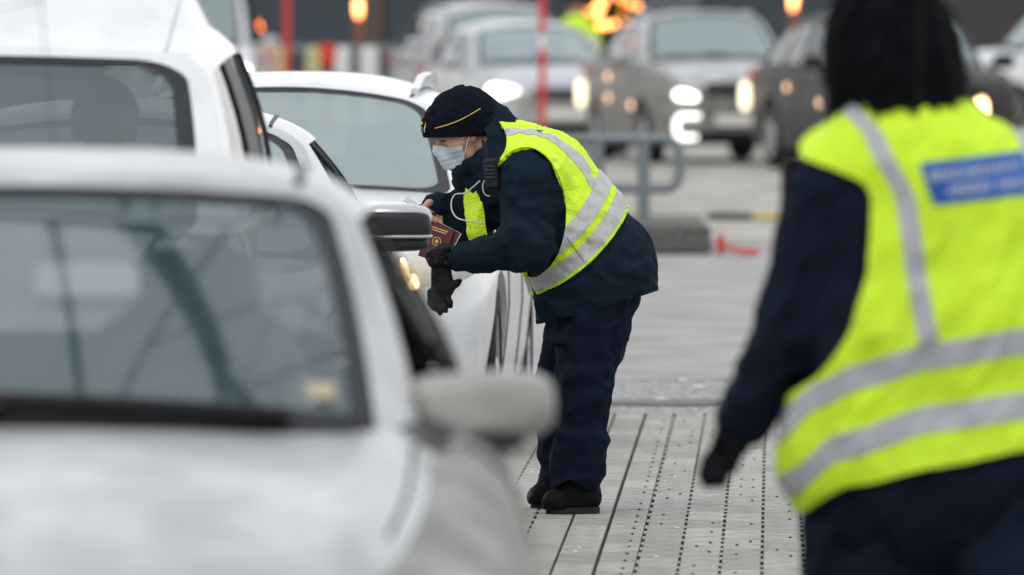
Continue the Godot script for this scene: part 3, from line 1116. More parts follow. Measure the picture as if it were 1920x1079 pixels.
	var armc := O(985, 398)
	var arc_r := func(p: Vector3) -> float: return Vector2(p.x - cen.x, p.y - cen.y).length() * ppm     # in picture units about the neck
	var nk := O(902, 262)
	var frx := O(916, 0).x
	var fry := O(0, 352).y
	var vest_f := func(p: Vector3) -> float:
		var f: float = (336.0 - arc_r.call(p)) / ppm
		var q := Vector2((p.x - armc.x) * ppm / 76.0, (p.y - armc.y) * ppm / 124.0)
		var hole := (q.length() - 1.0) * 0.15
		var zz := absf(p.z + OD)
		if zz > 0.035: f = minf(f, hole)
		f = minf(f, Vector2(p.x - nk.x, p.y - nk.y).length() - 0.088)
		if p.x < frx: f = minf(f, fry - p.y)
		# open front: the zip gap between neck and belly
		var g := Vector2((p.x - O(897, 330).x), (p.y - O(897, 330).y))
		if p.z + OD > 0.02: f = minf(f, maxf(absf(g.x - 0.01 + g.y * 0.2) - 0.015, -0.02 - (-g.y - 0.0)) if g.y > -0.16 else f)
		return f
	var fv := vals(vs, vest_f)
	var ve := vs.clipped(fv, 0.012)
	var vo := part("vest", ve, M.hivis, t, true)
	var spz := -OD
	for e in [[272.0, 15.5], [316.0, 15.0]]:
		var sv := PackedFloat32Array()
		sv.resize(vs.v.size())
		for k in sv.size(): sv[k] = minf(fv[k], (e[1] - absf(arc_r.call(vs.v[k]) - e[0])) / ppm)
		part("reflective_stripe", vs.clipped(sv, 0.003, 0.003), M.reflex, vo, true)
	for side in [1.0, -1.0]:
		var sv := PackedFloat32Array()
		sv.resize(vs.v.size())
		for k in sv.size():
			var p := vs.v[k]
			var zoff: float = (p.z + OD) * side
			var f := 0.025 - absf(zoff - 0.135)
			f = minf(f, (256.0 - arc_r.call(p)) / ppm)
			sv[k] = minf(fv[k], f)
		part("reflective_stripe", vs.clipped(sv, 0.003, 0.003), M.reflex, vo, true)
	for hm in [[334.5, 1.6]]:
		var sv := PackedFloat32Array()
		sv.resize(vs.v.size())
		for k in sv.size(): sv[k] = minf(fv[k] + 0.002, (2.5 - absf(arc_r.call(vs.v[k]) - 333.0)) / ppm)
		part("hem_binding", vs.clipped(sv, 0.003, 0.004), M.hivis_edge, vo, true)
	var sm := MB.new()       # side seam
	var sp := []
	for k in 14:
		var w := O(lerpf(1012, 1094, k / 13.0), lerpf(372, 487, k / 13.0))
		var z := front_z(ve, w.x, w.y)
		if z > -100: sp.append(Vector3(w.x, w.y, z + 0.0045))
	if sp.size() > 2:
		sm.tube(sp, 0.0008, 5)
		part("side_seam", sm, M.seam, vo, true)
	# lettering across the upper back, seen nearly edge on
	var tm := TextMesh.new()
	var sf := SystemFont.new()
	sf.font_names = PackedStringArray(["Droid Sans"])
	tm.font = sf
	tm.text = "POLIS"
	tm.font_size = 64
	tm.pixel_size = 0.0008
	tm.depth = 0.002
	var lt := MeshInstance3D.new()
	lt.name = "back_lettering"
	lt.mesh = tm
	lt.material_override = M.letter_blue
	var bt := O(1008, 247)
	var bz := front_z(ve, bt.x, bt.y)
	var e1 := O(1014, 251)
	var e2 := O(1003, 251)
	var q1 := Vector3(e1.x, e1.y, front_z(ve, e1.x, e1.y))
	var q2 := Vector3(e2.x, e2.y, front_z(ve, e2.x, e2.y))
	if bz < -100: bz = -OD
	vo.add_child(lt)
	var tn := (q1 - Vector3(bt.x, bt.y, bz)).cross(q2 - Vector3(bt.x, bt.y, bz)).normalized()
	if tn.y < 0.0: tn = -tn
	var tx := (Vector3(0.15, 0, -1) - tn * Vector3(0.15, 0, -1).dot(tn)).normalized()
	var tyy := tn.cross(tx).normalized()
	tn = tx.cross(tyy).normalized()
	lt.transform = Transform3D(Basis(tx, tyy, tn), Vector3(bt.x, bt.y, bz) + tn * 0.004 + tx * 0.05 - t.position)
	# pocket tab on the vest
	var tabm := MB.new()
	var tw := O(1036, 437)
	var tz := front_z(ve, tw.x, tw.y)
	if tz > -100:
		tabm.box(Vector3(tw.x, tw.y, tz + 0.006), Vector3(0.026, 0.011, 0.008), 0.002, Basis(Vector3.BACK, 0.9))
		part("pocket_tab", tabm, M.black_cloth, vo, true)
	# ---- boots
	for e in [[ankN, 0.13, 0.0], [ankF, -0.28, -16.0]]:
		var a: Vector3 = e[0]
		var z: float = e[1]
		var gyv := gy(OD - z)
		var heel := Vector3(O(1108 if z > 0 else 1060, 940, z).x, gyv + 0.05, -OD + z)
		var toe := Vector3(O(1040 if z > 0 else 1012, 950, z).x, gyv + 0.036, -OD + z + 0.03)
		var bt2 := field_mesh([[heel + Vector3(-0.01, 0.01, 0), heel + Vector3(-0.03, 0.11, 0), 0.046, 0.05], [heel + Vector3(-0.02, 0.0, 0), toe, 0.05, 0.046], [heel + Vector3(-0.04, 0.06, 0), toe.lerp(heel, 0.35) + Vector3(0, 0.03, 0), 0.052, 0.042]], 0.006, 0.02)
		bt2 = bt2.clipped(vals(bt2, func(p: Vector3) -> float: return p.y - gyv - 0.016), 0.0)
		wrinkle(bt2, 0.003, 30.0, Vector3(0, 0, 1), 0.4, 55)
		var bo := part("boot", bt2, M.boot, t, true)
		var so := MB.new()
		var poly := PackedVector2Array()
		var ax := Vector2(toe.x - heel.x, toe.z - heel.z)
		var al := ax.length()
		var an := ax.normalized()
		for k in 24:
			var th := TAU * k / 24
			var cx := cos(th)
			var q := Vector2((al * 0.5 + 0.031) * signf(cx) * pow(absf(cx), 0.7), 0.043 * signf(sin(th)) * pow(absf(sin(th)), 0.8) * (1.0 - 0.12 * absf(cx)))
			poly.append(Vector2((heel.x + toe.x) * 0.5, (heel.z + toe.z) * 0.5) + an * q.x + an.orthogonal() * q.y)
		so.prism(poly, Transform3D(Basis(Vector3(1, 0, 0), Vector3(0, 0, 1), Vector3(0, -1, 0)), Vector3(0, gyv + 0.022, 0)), 0.021)
		part("sole", so, M.rubber, bo, true)
		var la := MB.new()
		for k in 5:
			var c := toe.lerp(heel, 0.3 + 0.11 * k) + Vector3(0, 0.045 + 0.016 * k, 0)
			la.tube([c + Vector3(0.0, -0.012, 0.042), c + Vector3(-0.008, 0.006, 0.02), c + Vector3(-0.01, 0.008, -0.02)], 0.0028, 5)
		part("laces", la, M.black, bo, true)
	# ---- gloved left hand round the passports
	var gf := []
	for k in 4:
		gf.append([O(838 - k * 2.0, 466 + k * 8.5, 0.205 - 0.004 * k), O(820 - k * 0.5, 468 + k * 8.0, 0.215), O(806 + k * 1.0, 474 + k * 7.0, 0.20), O(801 + k * 2.5, 481 + k * 5.0, 0.175)])
	var gl := hand_mesh(wrN, O(838, 480, 0.185), Vector3(0.1, 0.3, 1).normalized(), gf, [O(850, 472, 0.16), O(832, 462, 0.145), O(814, 462, 0.135)], 0.0125)
	gl.join(field_mesh([[O(872, 486, 0.19), O(852, 483, 0.187), 0.043, 0.036]], 0.006, 0.01))
	wrinkle(gl, 0.003, 40.0, Vector3(0.2, 1, 0), 0.5, 61)
	part("glove", gl, M.leather, t, true)
	# ---- radio on the chest with its aerial and lead
	var rd := MB.new()
	var rz := 0.225
	rd.box(O(921, 326, rz), Vector3(0.052, 0.105, 0.034), 0.008, Basis(Vector3.BACK, 0.12))
	var ro := part("radio", rd, M.black, t, true)
	var ra := MB.new()
	ra.tube([O(914, 300, rz), O(908, 276, rz), O(905, 262, rz)], [0.0075, 0.0065, 0.005], 8)
	ra.tube([O(932, 303, rz), O(931, 296, rz)], 0.009, 10)
	part("aerial", ra, M.black, ro, true)
	var rk := MB.new()
	for k in 4: rk.box(O(917 + k * 0.8, 312 + k * 7, rz + 0.019), Vector3(0.03, 0.005, 0.004), 0.001)
	part("radio_button", rk, M.dark_metal, ro, true)
	var w1 := MB.new()
	var c1 := Curve3D.new()
	for e in [[900, 339, 0.14], [874, 361, 0.13], [852, 366, 0.12], [846, 388, 0.13], [856, 408, 0.15], [880, 415, 0.17], [906, 418, 0.18]]: c1.add_point(O(e[0], e[1], e[2]))
	for k in range(1, c1.point_count - 1):
		var tg := (c1.get_point_position(k + 1) - c1.get_point_position(k - 1)) * 0.18
		c1.set_point_in(k, -tg); c1.set_point_out(k, tg)
	w1.tube(Array(c1.tessellate(4)), 0.0026, 6)
	part("earpiece_lead", w1, M.cable, t, true)
	var w2 := MB.new()
	var c2 := []
	for k in 13:
		var an := lerpf(1.3, 5.0, k / 12.0)
		c2.append(O(916 + 11 * cos(an), 351 - 17 * sin(an), 0.215))
	w2.tube(c2, 0.0026, 6)
	part("earpiece_lead", w2, M.cable, t, true)
	# ---- things held
	var ho2 := thing("passport", "maroon passport held open-edged under the black glove", "passport", O(826, 446, 0.16))
	var qd := [O(803, 416, 0.13), O(855, 433, 0.15), O(832, 492, 0.16), O(782, 482, 0.14)]
	var pn: Vector3 = (qd[1] - qd[0]).cross(qd[3] - qd[0]).normalized()
	if pn.z < 0.0: pn = -pn
	var ux: Vector3 = (qd[1] - qd[0]).normalized()
	var uy := pn.cross(ux)
	var bs := Basis(ux, uy, pn)
	var pc: Vector3 = (qd[0] + qd[1] + qd[2] + qd[3]) * 0.25
	var pz := Vector3(0.092, 0.122, 0.0012)
	var pm := MB.new()
	pm.box(pc + pn * 0.003, pz, 0.0005, bs)
	pm.box(pc - pn * 0.003, pz, 0.0005, bs)
	part("cover", pm, M.maroon, ho2, true)
	var pg := MB.new()
	pg.box(pc, Vector3(0.088, 0.118, 0.0044), 0.0, bs)
	part("pages", pg, M.paper, ho2, true)
	var gd := MB.new()
	for e in [[-0.002, 0.048, 0.058, 0.004], [-0.002, 0.040, 0.05, 0.004], [0.0, -0.046, 0.03, 0.004]]: gd.box(pc + bs * Vector3(e[0], e[1], 0.0039), Vector3(e[2], e[3], 0.0006), 0.0, bs)
	for k in 16:
		var an := TAU * k / 16
		gd.box(pc + bs * Vector3(0.014 * cos(an), 0.005 + 0.014 * sin(an), 0.0039), Vector3(0.006, 0.003, 0.0006), 0.0, bs * Basis(Vector3.BACK, an + PI / 2))
	gd.box(pc + bs * Vector3(0, 0.005, 0.0039), Vector3(0.012, 0.012, 0.0006), 0.0, bs * Basis(Vector3.BACK, 0.78))
	part("gold_print", gd, M.gold, ho2, true)
	var h3 := thing("passport", "second maroon passport tucked behind the first one, its pages showing", "passport", O(836, 450, 0.14))
	var b2 := bs * Basis(Vector3.BACK, -0.16)
	var p2 := pc + ux * 0.012 - pn * 0.013 + uy * 0.004
	pm = MB.new()
	pm.box(p2 + pn * 0.003, pz, 0.0005, b2)
	pm.box(p2 - pn * 0.003, pz, 0.0005, b2)
	part("cover", pm, M.maroon, h3, true)
	pg = MB.new()
	pg.box(p2 + b2 * Vector3(0.004, 0.003, 0), Vector3(0.09, 0.118, 0.0044), 0.0, b2)
	part("pages", pg, M.paper, h3, true)
	var rdv := thing("card_reader", "small dark document scanner in the bare hand above the car mirror", "scanner", O(800, 396, -0.12))
	var rm := MB.new()
	rm.box(O(800, 397, -0.13), Vector3(0.075, 0.02, 0.05), 0.005, Basis(Vector3.BACK, -0.62))
	part("case", rm, M.black, rdv, true)
	var idc := thing("identity_card", "thin pale card sticking out of the bare hand", "card", O(776, 384, -0.12))
	var im := MB.new()
	im.box(O(778, 386, -0.12), Vector3(0.085, 0.003, 0.054), 0.0008, Basis(Vector3.BACK, -0.66) * Basis(Vector3.RIGHT, 0.35))
	part("card", im, M.paper, idc, true)
	# the other glove, hanging empty from the gloved hand
	var hg := thing("empty_glove", "empty black leather glove hanging below the gloved hand", "glove", O(836, 540, 0.17))
	var eb := [[O(826, 498, 0.17), O(830, 540, 0.17), 0.034, 0.04, sq, 0.5], [O(830, 540, 0.17), O(826, 560, 0.17), 0.034, 0.03, sq, 0.45]]
	for e in [[[838, 545], [856, 532], [862, 527]], [[815, 556], [820, 578], [825, 588]], [[825, 560], [831, 577], [836, 583]], [[836, 556], [842, 567], [845, 574]], [[808, 548], [808, 568], [812, 578]]]:
		eb.append([O(e[0][0], e[0][1], 0.17), O(e[1][0], e[1][1], 0.175), 0.014, 0.012])
		eb.append([O(e[1][0], e[1][1], 0.175), O(e[2][0], e[2][1], 0.17), 0.012, 0.009])
	var gm := field_mesh(eb, 0.004, 0.008)
	wrinkle(gm, 0.0012, 35.0, Vector3(0.3, 1, 0), 0.4, 71)
	part("glove_shell", gm, M.leather, hg, true)

func driver(h: Vector3, label: String, coat: Material) -> void:
	var t := thing("person", label, "person", h + Vector3(0, -0.75, 0))
	var b := [[h + Vector3(0, -0.16, -0.03), h + Vector3(0, -0.6, -0.12), 0.06, 0.13], [h + Vector3(-0.12, -0.62, -0.1), h + Vector3(-0.14, -0.62, 0.3), 0.08, 0.06], [h + Vector3(0.12, -0.62, -0.1), h + Vector3(0.14, -0.62, 0.3), 0.08, 0.06], [h + Vector3(0, -0.1, -0.01), h + Vector3(0, -0.2, -0.04), 0.05, 0.055]]
	var arms := []
	for sg in [-1.0, 1.0]:
		var sh := h + Vector3(0.18 * sg, -0.26, -0.06)
		var el := h + Vector3(0.26 * sg, -0.48, 0.1)
		var wr := h + Vector3(0.15 * sg, -0.36, 0.34)
		b.append_array([[sh, el, 0.05, 0.042], [el, wr, 0.04, 0.03], [wr, wr + Vector3(-0.02 * sg, 0.03, 0.07), 0.034, 0.028]])
		arms.append_array([[sh, el, 0.075, 0.06], [el, wr, 0.06, 0.045]])
	var m := field_mesh(b, 0.02, 0.03)
	m.join(field_mesh([[h + Vector3(0, 0.03, -0.03), h + Vector3(0, 0.03, 0.01), 0.085, 0.08], [h + Vector3(0, -0.04, 0.02), h + Vector3(0, -0.085, 0.045), 0.06, 0.035], [h + Vector3(0, 0.0, 0.085), h + Vector3(0, -0.03, 0.108), 0.009, 0.013], [h + Vector3(0.08, 0.0, -0.02), h + Vector3(0.078, -0.03, -0.015), 0.016, 0.01], [h + Vector3(-0.08, 0.0, -0.02), h + Vector3(-0.078, -0.03, -0.015), 0.016, 0.01], [h + Vector3(0, -0.06, -0.03), h + Vector3(0, -0.16, -0.04), 0.052, 0.055]], 0.009, 0.015, [[h + Vector3(0.034, 0.004, 0.1), h + Vector3(0.03, 0.004, 0.1), 0.012, 0.012], [h + Vector3(-0.034, 0.004, 0.1), h + Vector3(-0.03, 0.004, 0.1), 0.012, 0.012]]))
	part("body", m, M.skin, t, true)
	part("jacket", field_mesh([[h + Vector3(-0.1, -0.3, -0.07), h + Vector3(0.1, -0.3, -0.07), 0.12, 0.12], [h + Vector3(0, -0.34, -0.08), h + Vector3(0, -0.62, -0.12), 0.16, 0.17]] + arms, 0.02, 0.05), coat, t, true)
	var hr := field_mesh([[h + Vector3(0, 0.045, -0.045), h + Vector3(0, 0.065, 0.0), 0.094, 0.08]], 0.01, 0.01)
	part("hair", hr.clipped(vals(hr, func(p: Vector3) -> float: return maxf(p.y - h.y - 0.045, h.z - 0.02 - p.z)), 0.01), M.hair, t, true)

# ------------------------------------------------------------------ the officer seen from behind, close to the camera
const WD := 22.2
func W(px: float, py: float, dz := 0.0) -> Vector3: return P(px, py, WD - dz)

func guard() -> void:
	var t := thing("person", "person seen from behind in a yellow vest with a blue panel across the shoulders", "person", Vector3(W(1780, 900).x, gy(WD), -WD))
	var sq := Vector3(0, 0, 1)
	var hipL := W(1650, 930)
	var hipR := W(1880, 920)
	var footL := Vector3(W(1610, 0).x, gy(WD) + 0.08, -WD - 0.1)
	var footR := Vector3(W(1930, 0).x, gy(WD) + 0.08, -WD + 0.15)
	var kL := hipL.lerp(footL, 0.5) + Vector3(-0.01, 0, -0.03)
	var kR := hipR.lerp(footR, 0.5) + Vector3(0.02, 0, -0.03)
	var shL := W(1556, 372)
	var elL := W(1502, 590, -0.03)
	var wrL := W(1396, 785, -0.09)
	var shR := W(2010, 425)
	var elR := W(2090, 600, 0.0)
	var wrR := W(2100, 800, -0.15)
	# hand in a black glove, fingers a little curled
	var gf := []
	for k in 4:
		gf.append([W(1350 + k * 8, 836 + k * 4, -0.12 + 0.012 * k), W(1328 + k * 10, 866 + k * 6, -0.115 + 0.012 * k), W(1320 + k * 11, 890 + k * 3, -0.10 + 0.012 * k), W(1326 + k * 10, 907 - k * 1, -0.085 + 0.01 * k)])
	var hand := hand_mesh(wrL, W(1364, 840, -0.105), Vector3(0.6, 0.3, 0.7).normalized(), gf, [W(1384, 815, -0.075), W(1378, 850, -0.06), W(1370, 876, -0.06)], 0.0155, 0.005)
	hand.join(field_mesh([[W(1400, 780, -0.09), W(1372, 828, -0.1), 0.042, 0.04]], 0.006, 0.01))
	var core := field_mesh([[W(1690, 180), W(1760, 380), 0.06, 0.13], [W(1760, 380), W(1770, 880), 0.14, 0.14], [W(1668, 60), W(1672, 140), 0.085, 0.07], [shL, elL, 0.06, 0.045], [elL, wrL, 0.045, 0.032], [shR, elR, 0.06, 0.045], [elR, wrR, 0.045, 0.032], [W(1720, 300), shL, 0.08, 0.06], [W(1800, 300), shR, 0.08, 0.06], [hipL, kL, 0.09, 0.06], [kL, footL, 0.055, 0.04], [hipR, kR, 0.09, 0.06], [kR, footR, 0.055, 0.04], [wrR, wrR + Vector3(0, -0.14, 0.02), 0.04, 0.02]], 0.026, 0.04)
	part("body", core, M.skin, t, true)
	part("glove", hand, M.black_cloth, t, true)
	# hood
	var hd := field_mesh([[W(1664, 72, 0.0), W(1690, 92, 0.02), 0.124, 0.122, sq, 1.1], [W(1640, 120, -0.04), W(1668, 40, 0.0), 0.092, 0.112], [W(1668, 130, 0.02), W(1694, 205, 0.03), 0.115, 0.108], [W(1740, 150, 0.03), W(1745, 215, 0.04), 0.075, 0.07], [W(1610, 150, -0.08), W(1622, 200, -0.05), 0.06, 0.065]], 0.012, 0.04)
	wrinkle(hd, 0.008, 11.0, Vector3(0.2, 1, 0), 0.5, 81)
	part("hood", hd, M.black_cloth, t, true)
	var fr := MB.new()
	var rg := RandomNumberGenerator.new()
	rg.seed = 19
	var hn := hd.normals()
	for k in 2600:
		var q := rg.randi() % hd.v.size()
		var a := hd.v[q]
		var nn := hn[q]
		var dn := (Vector3(rg.randf_range(-0.3, 0.3), -1, 0) - nn * nn.dot(Vector3(0, -1, 0)) + nn * rg.randf_range(0.1, 0.35)).normalized()
		var sd := dn.cross(nn).normalized() * 0.006
		var l := rg.randf_range(0.025, 0.06)
		fr.tri(a - sd, a + sd, a + dn * l, a - nn)
	var fo := part("hood_pile", fr, M.black_cloth, t, true)
	fo.set_meta("kind", "stuff")
	# jacket
	var trunk := [[W(1700, 285), W(1730, 330), 0.13, 0.16], [W(1600, 350), W(1760, 330), 0.115, 0.12], [W(1760, 330), W(1960, 400), 0.12, 0.115], [W(1715, 330), W(1715, 620), 0.17, 0.19], [W(1845, 420), W(1850, 620), 0.165, 0.19], [W(1700, 620), W(1690, 900), 0.185, 0.205], [W(1850, 620), W(1850, 880), 0.185, 0.205]]
	var jk := field_mesh(trunk + [[shL, elL, 0.1, 0.083], [elL, wrL, 0.084, 0.06], [shR, elR, 0.1, 0.085], [elR, wrR, 0.082, 0.055]], 0.015, 0.04)
	wrinkle(jk, 0.014, 8.0, Vector3(0.4, 1, 0), 0.5, 82)
	part("jacket", jk, M.navy2, t, true)
	var tr := field_mesh([[hipL, kL, 0.165, 0.125], [kL, footL + Vector3(0, 0.06, 0), 0.12, 0.1], [hipR, kR, 0.17, 0.125], [kR, footR + Vector3(0, 0.06, 0), 0.12, 0.1], [W(1690, 880), W(1850, 870), 0.17, 0.17]], 0.018, 0.04)
	wrinkle(tr, 0.02, 6.0, Vector3(0.5, 0.6, 0), 0.4, 83)
	part("trousers", tr, M.trouser2, t, true)
	for f in [footL, footR]:
		var b := field_mesh([[f + Vector3(0, -0.02, 0.03), f + Vector3(0, -0.03, -0.16), 0.055, 0.048], [f, f + Vector3(0, 0.1, 0), 0.055, 0.06]], 0.012, 0.03)
		part("boot", b, M.boot, t, true)
	# vest
	var vb := []
	for b in trunk:
		var c: Array = b.duplicate()
		c[2] += 0.02; c[3] += 0.02
		vb.append(c)
	vb.append([W(1500, 322, 0.0), W(1640, 290, 0.02), 0.045, 0.11])
	vb.append([W(1700, 240, 0.05), W(1760, 240, 0.05), 0.055, 0.055])
	vb.append([W(1640, 700, -0.02), W(1600, 840, -0.03), 0.15, 0.17])
	var vs := field_mesh(vb, 0.011, 0.04)
	wrinkle(vs, 0.010, 7.0, Vector3(0.3, 1, 0), 0.5, 84)
	var s_ := F / WD
	var px := func(p: Vector3) -> float: return 960.0 + (p.x) * s_
	var py := func(p: Vector3) -> float: return (CAMY - p.y) * s_ - 9.0
	var hemy := [[1300, 1010], [1455, 985], [1480, 968], [1585, 905], [1750, 868], [1920, 836], [2200, 800]]
	var b1 := [[1300, 900], [1450, 812], [1530, 738], [1600, 702], [1735, 662], [1920, 634], [2200, 590]]
	var b2 := [[1300, 990], [1450, 930], [1480, 905], [1570, 832], [1740, 778], [1920, 754], [2200, 705]]
	var ahl := [[200, 1500], [290, 1500], [316, 1560], [340, 1612], [400, 1628], [500, 1622], [600, 1595], [690, 1540], [760, 1460], [1100, 1440]]
	var ahr := [[200, 2080], [300, 2080], [330, 2000], [400, 1970], [600, 1990], [700, 2060], [1100, 2150]]
	var fv := vals(vs, func(p: Vector3) -> float:
		var x: float = px.call(p)
		var y: float = py.call(p)
		var f: float = crv(hemy, x) - y
		f = minf(f, x - crv(ahl, y))
		f = minf(f, crv(ahr, y) - x)
		return f / s_)
	var ve := vs.clipped(fv, 0.015)
	var vo := part("vest", ve, M.hivis, t, true)
	var strips := [
		func(x: float, y: float) -> float: return 24.0 - absf(y - crv(b1, x)),
		func(x: float, y: float) -> float: return 25.0 - absf(y - crv(b2, x)),
		func(x: float, y: float) -> float: return 18.0 - absf(x - crv([[200, 1590], [262, 1640], [375, 1694], [480, 1708], [660, 1736], [900, 1760]], y)) if y < crv(b1, x) - 22.0 else -5.0,
		func(x: float, y: float) -> float: return 18.0 - absf(x - crv([[200, 1890], [262, 1925], [375, 1975], [660, 2000], [900, 2005]], y)) if y < crv(b1, x) - 22.0 else -5.0]
	for f in strips:
		var sv := PackedFloat32Array()
		sv.resize(vs.v.size())
		for k in sv.size(): sv[k] = minf(fv[k], f.call(px.call(vs.v[k]), py.call(vs.v[k])) / s_)
		part("reflective_stripe", vs.clipped(sv, 0.003, 0.003), M.reflex2, vo, true)
	# blue panel with two rows of pale lettering too soft to read
	var c0 := Vector2(1828, 332)
	var an := -0.11
	var loc := func(p: Vector3) -> Vector2:
		var d := Vector2(px.call(p) - c0.x, py.call(p) - c0.y).rotated(-an)
		return Vector2(d.x - d.y * 0.22, d.y)
	var pv := PackedFloat32Array()
	pv.resize(vs.v.size())
	for k in pv.size():
		var q: Vector2 = loc.call(vs.v[k])
		pv[k] = minf(minf(98.0 - absf(q.x), 40.0 - absf(q.y)) / s_, vs.v[k].z + WD - 0.02)
	var panel := vs.clipped(pv, 0.003, 0.004)
	var po := part("back_panel", panel, M.panel_blue, vo, true)
	var rng := RandomNumberGenerator.new()
	rng.seed = 4
	var lm := MB.new()
	for row in [[-84.0, 84.0, -14.0, 20.0], [-58.0, 22.0, 16.0, 18.0], [36.0, 88.0, 16.0, 18.0]]:
		var x: float = row[0]
		while x < row[1]:
			var q := Vector2(x + row[2] * 0.22, row[2]).rotated(an)
			var w := W(c0.x + q.x, c0.y + q.y)
			var z := front_z(panel, w.x, w.y)
			if z > -100: lm.box(Vector3(w.x, w.y, z + 0.001), Vector3(0.006, row[3] / s_ * rng.randf_range(0.8, 1.0), 0.004), 0.0, Basis(Vector3.BACK, -an))
			x += rng.randf_range(8.0, 11.0)
	part("lettering", lm, M.pale_print, po, true)
	# shoulder radio at the left edge
	var rd := MB.new()
	rd.box(W(1480, 335, -0.02), Vector3(0.035, 0.1, 0.04), 0.01)
	rd.box(W(1484, 400, -0.03), Vector3(0.02, 0.12, 0.02), 0.006)
	part("shoulder_radio", rd, M.black, t, true)

func materials() -> void:
	var cloth_n := noise_tex(0.09, 3, 3, [], 256, true, 5.0)
	var dirt := noise_tex(0.012, 4, 8, [Color(0.83, 0.825, 0.81), Color(1, 1, 1), 0.2, 0.8])
	var flake := noise_tex(0.02, 3, 9, [Color(0.94, 0.94, 0.935), Color(1, 1, 1), 0.2, 0.7])
	var m := mat("silver_paint", Color(0.56, 0.56, 0.57), 0.38, 0.35)
	tri_tex(m, dirt, null, Vector3(0.9, 0.9, 0.9), 1.0, false)
	m.clearcoat_enabled = true; m.clearcoat = 0.5; m.clearcoat_roughness = 0.18
	m = mat("mirror_paint", Color(0.42, 0.41, 0.395), 0.42, 0.25)
	tri_tex(m, dirt, null, Vector3(0.9, 0.9, 0.9), 1.0, false)
	m = mat("grimy_shaded_paint", Color(0.33, 0.325, 0.315), 0.55, 0.25)  # winter grime plus the dark ground mirrored in the flank, put into the tone
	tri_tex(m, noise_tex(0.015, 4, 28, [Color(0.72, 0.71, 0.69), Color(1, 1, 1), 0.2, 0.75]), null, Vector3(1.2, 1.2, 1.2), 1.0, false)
	m = mat("grimy_shaded_grey_paint", Color(0.27, 0.262, 0.255), 0.6, 0.15)  # dirty grey, darkened as well for the ground reflected in the flank
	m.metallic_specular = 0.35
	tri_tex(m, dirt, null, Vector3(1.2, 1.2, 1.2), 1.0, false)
	m = mat("dull_silver_paint", Color(0.52, 0.52, 0.53), 0.4, 0.35)
	tri_tex(m, dirt, null, Vector3(0.9, 0.9, 0.9), 1.0, false)
	m.clearcoat_enabled = true; m.clearcoat = 0.4; m.clearcoat_roughness = 0.2
	m = mat("clean_silver_paint", Color(0.47, 0.47, 0.50), 0.3, 0.55)
	tri_tex(m, flake, null, Vector3(0.7, 0.7, 0.7), 1.0, false)
	m.clearcoat_enabled = true; m.clearcoat = 0.8; m.clearcoat_roughness = 0.06
	m = mat("white_paint", Color(0.74, 0.75, 0.77), 0.3)
	tri_tex(m, flake, null, Vector3(0.8, 0.8, 0.8), 1.0, false)
	m.clearcoat_enabled = true; m.clearcoat = 0.8; m.clearcoat_roughness = 0.08
	m = mat("dark_paint", Color(0.05, 0.045, 0.043), 0.5, 0.1)
	m.metallic_specular = 0.35
	tri_tex(m, dirt, null, Vector3(0.7, 0.7, 0.7), 1.0, false)
	m = mat("grey_paint", Color(0.42, 0.42, 0.43), 0.35, 0.4)
	tri_tex(m, dirt, null, Vector3(0.7, 0.7, 0.7), 1.0, false)
	m.clearcoat_enabled = true; m.clearcoat = 0.6; m.clearcoat_roughness = 0.12
	mat("black", Color(0.012, 0.012, 0.013), 0.5)
	mat("trim", Color(0.022, 0.023, 0.025), 0.45)
	mat("rubber", Color(0.02, 0.02, 0.021), 0.8)
	mat("dark_metal", Color(0.05, 0.05, 0.052), 0.5, 0.5)
	mat("alloy", Color(0.5, 0.5, 0.51), 0.35, 0.7)
	mat("interior", Color(0.06, 0.062, 0.066), 0.8)
	mat("seat", Color(0.13, 0.13, 0.135), 0.85)
	mat("beige_seat", Color(0.3, 0.26, 0.21), 0.85)
	mat("pale_plastic", Color(0.75, 0.8, 0.8), 0.5)
	mat("plate", Color(0.75, 0.75, 0.72), 0.4)
	mat("tail_red", Color(0.35, 0.02, 0.015), 0.2)
	mat("mirror", Color(0.8, 0.82, 0.84), 0.05, 1.0)
	glass("glass", Color(0.045, 0.095, 0.112), 0.52)
	glass("clear_glass", Color(0.33, 0.43, 0.44), 0.58)
	glass("dark_glass", Color(0.022, 0.06, 0.072), 0.66)
	for q in ["glass", "dark_glass", "clear_glass"]:
		M[q].clearcoat_enabled = true
		M[q].clearcoat = 0.45
		M[q].clearcoat_roughness = 0.03
	glass("side_glass", Color(0.02, 0.025, 0.027), 0.72)
	glass("lamp_glass", Color(0.5, 0.52, 0.52), 0.55)
	glow("lamp_on", Color(1.0, 0.93, 0.75), 4.5)
	glow("lamp_white", Color(1.0, 0.97, 0.88), 4.5)
	glow("lamp_drl", Color(1.0, 0.98, 0.92), 2.6)
	glow("tree_lamp", Color(1.0, 0.3, 0.03), 6.0)
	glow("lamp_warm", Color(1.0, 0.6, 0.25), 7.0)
	glow("lamp_orange", Color(1.0, 0.24, 0.02), 2.2)
	glow("lamp_and_reflection", Color(1.0, 0.5, 0.18), 2.0)  # fog lamp, and glow for orange lights reflected in car flanks
	glow("lamp_soft", Color(1.0, 0.86, 0.5), 2.0)
	m = mat("skin", Color(0.56, 0.31, 0.22), 0.5)
	m.subsurf_scatter_enabled = true; m.subsurf_scatter_strength = 0.15
	mat("hair", Color(0.09, 0.05, 0.03), 0.7)
	mat("mask", Color(0.62, 0.68, 0.74), 0.8)
	mat("white_cloth", Color(0.75, 0.76, 0.78), 0.8)
	m = mat("knit", Color(0.0075, 0.011, 0.02), 0.95)
	tri_tex(m, null, noise_tex(0.16, 2, 13, [], 256, true, 9.0), Vector3(14, 14, 14), 1.0, false)
	m = mat("navy", Color(0.007, 0.0165, 0.028), 0.8)
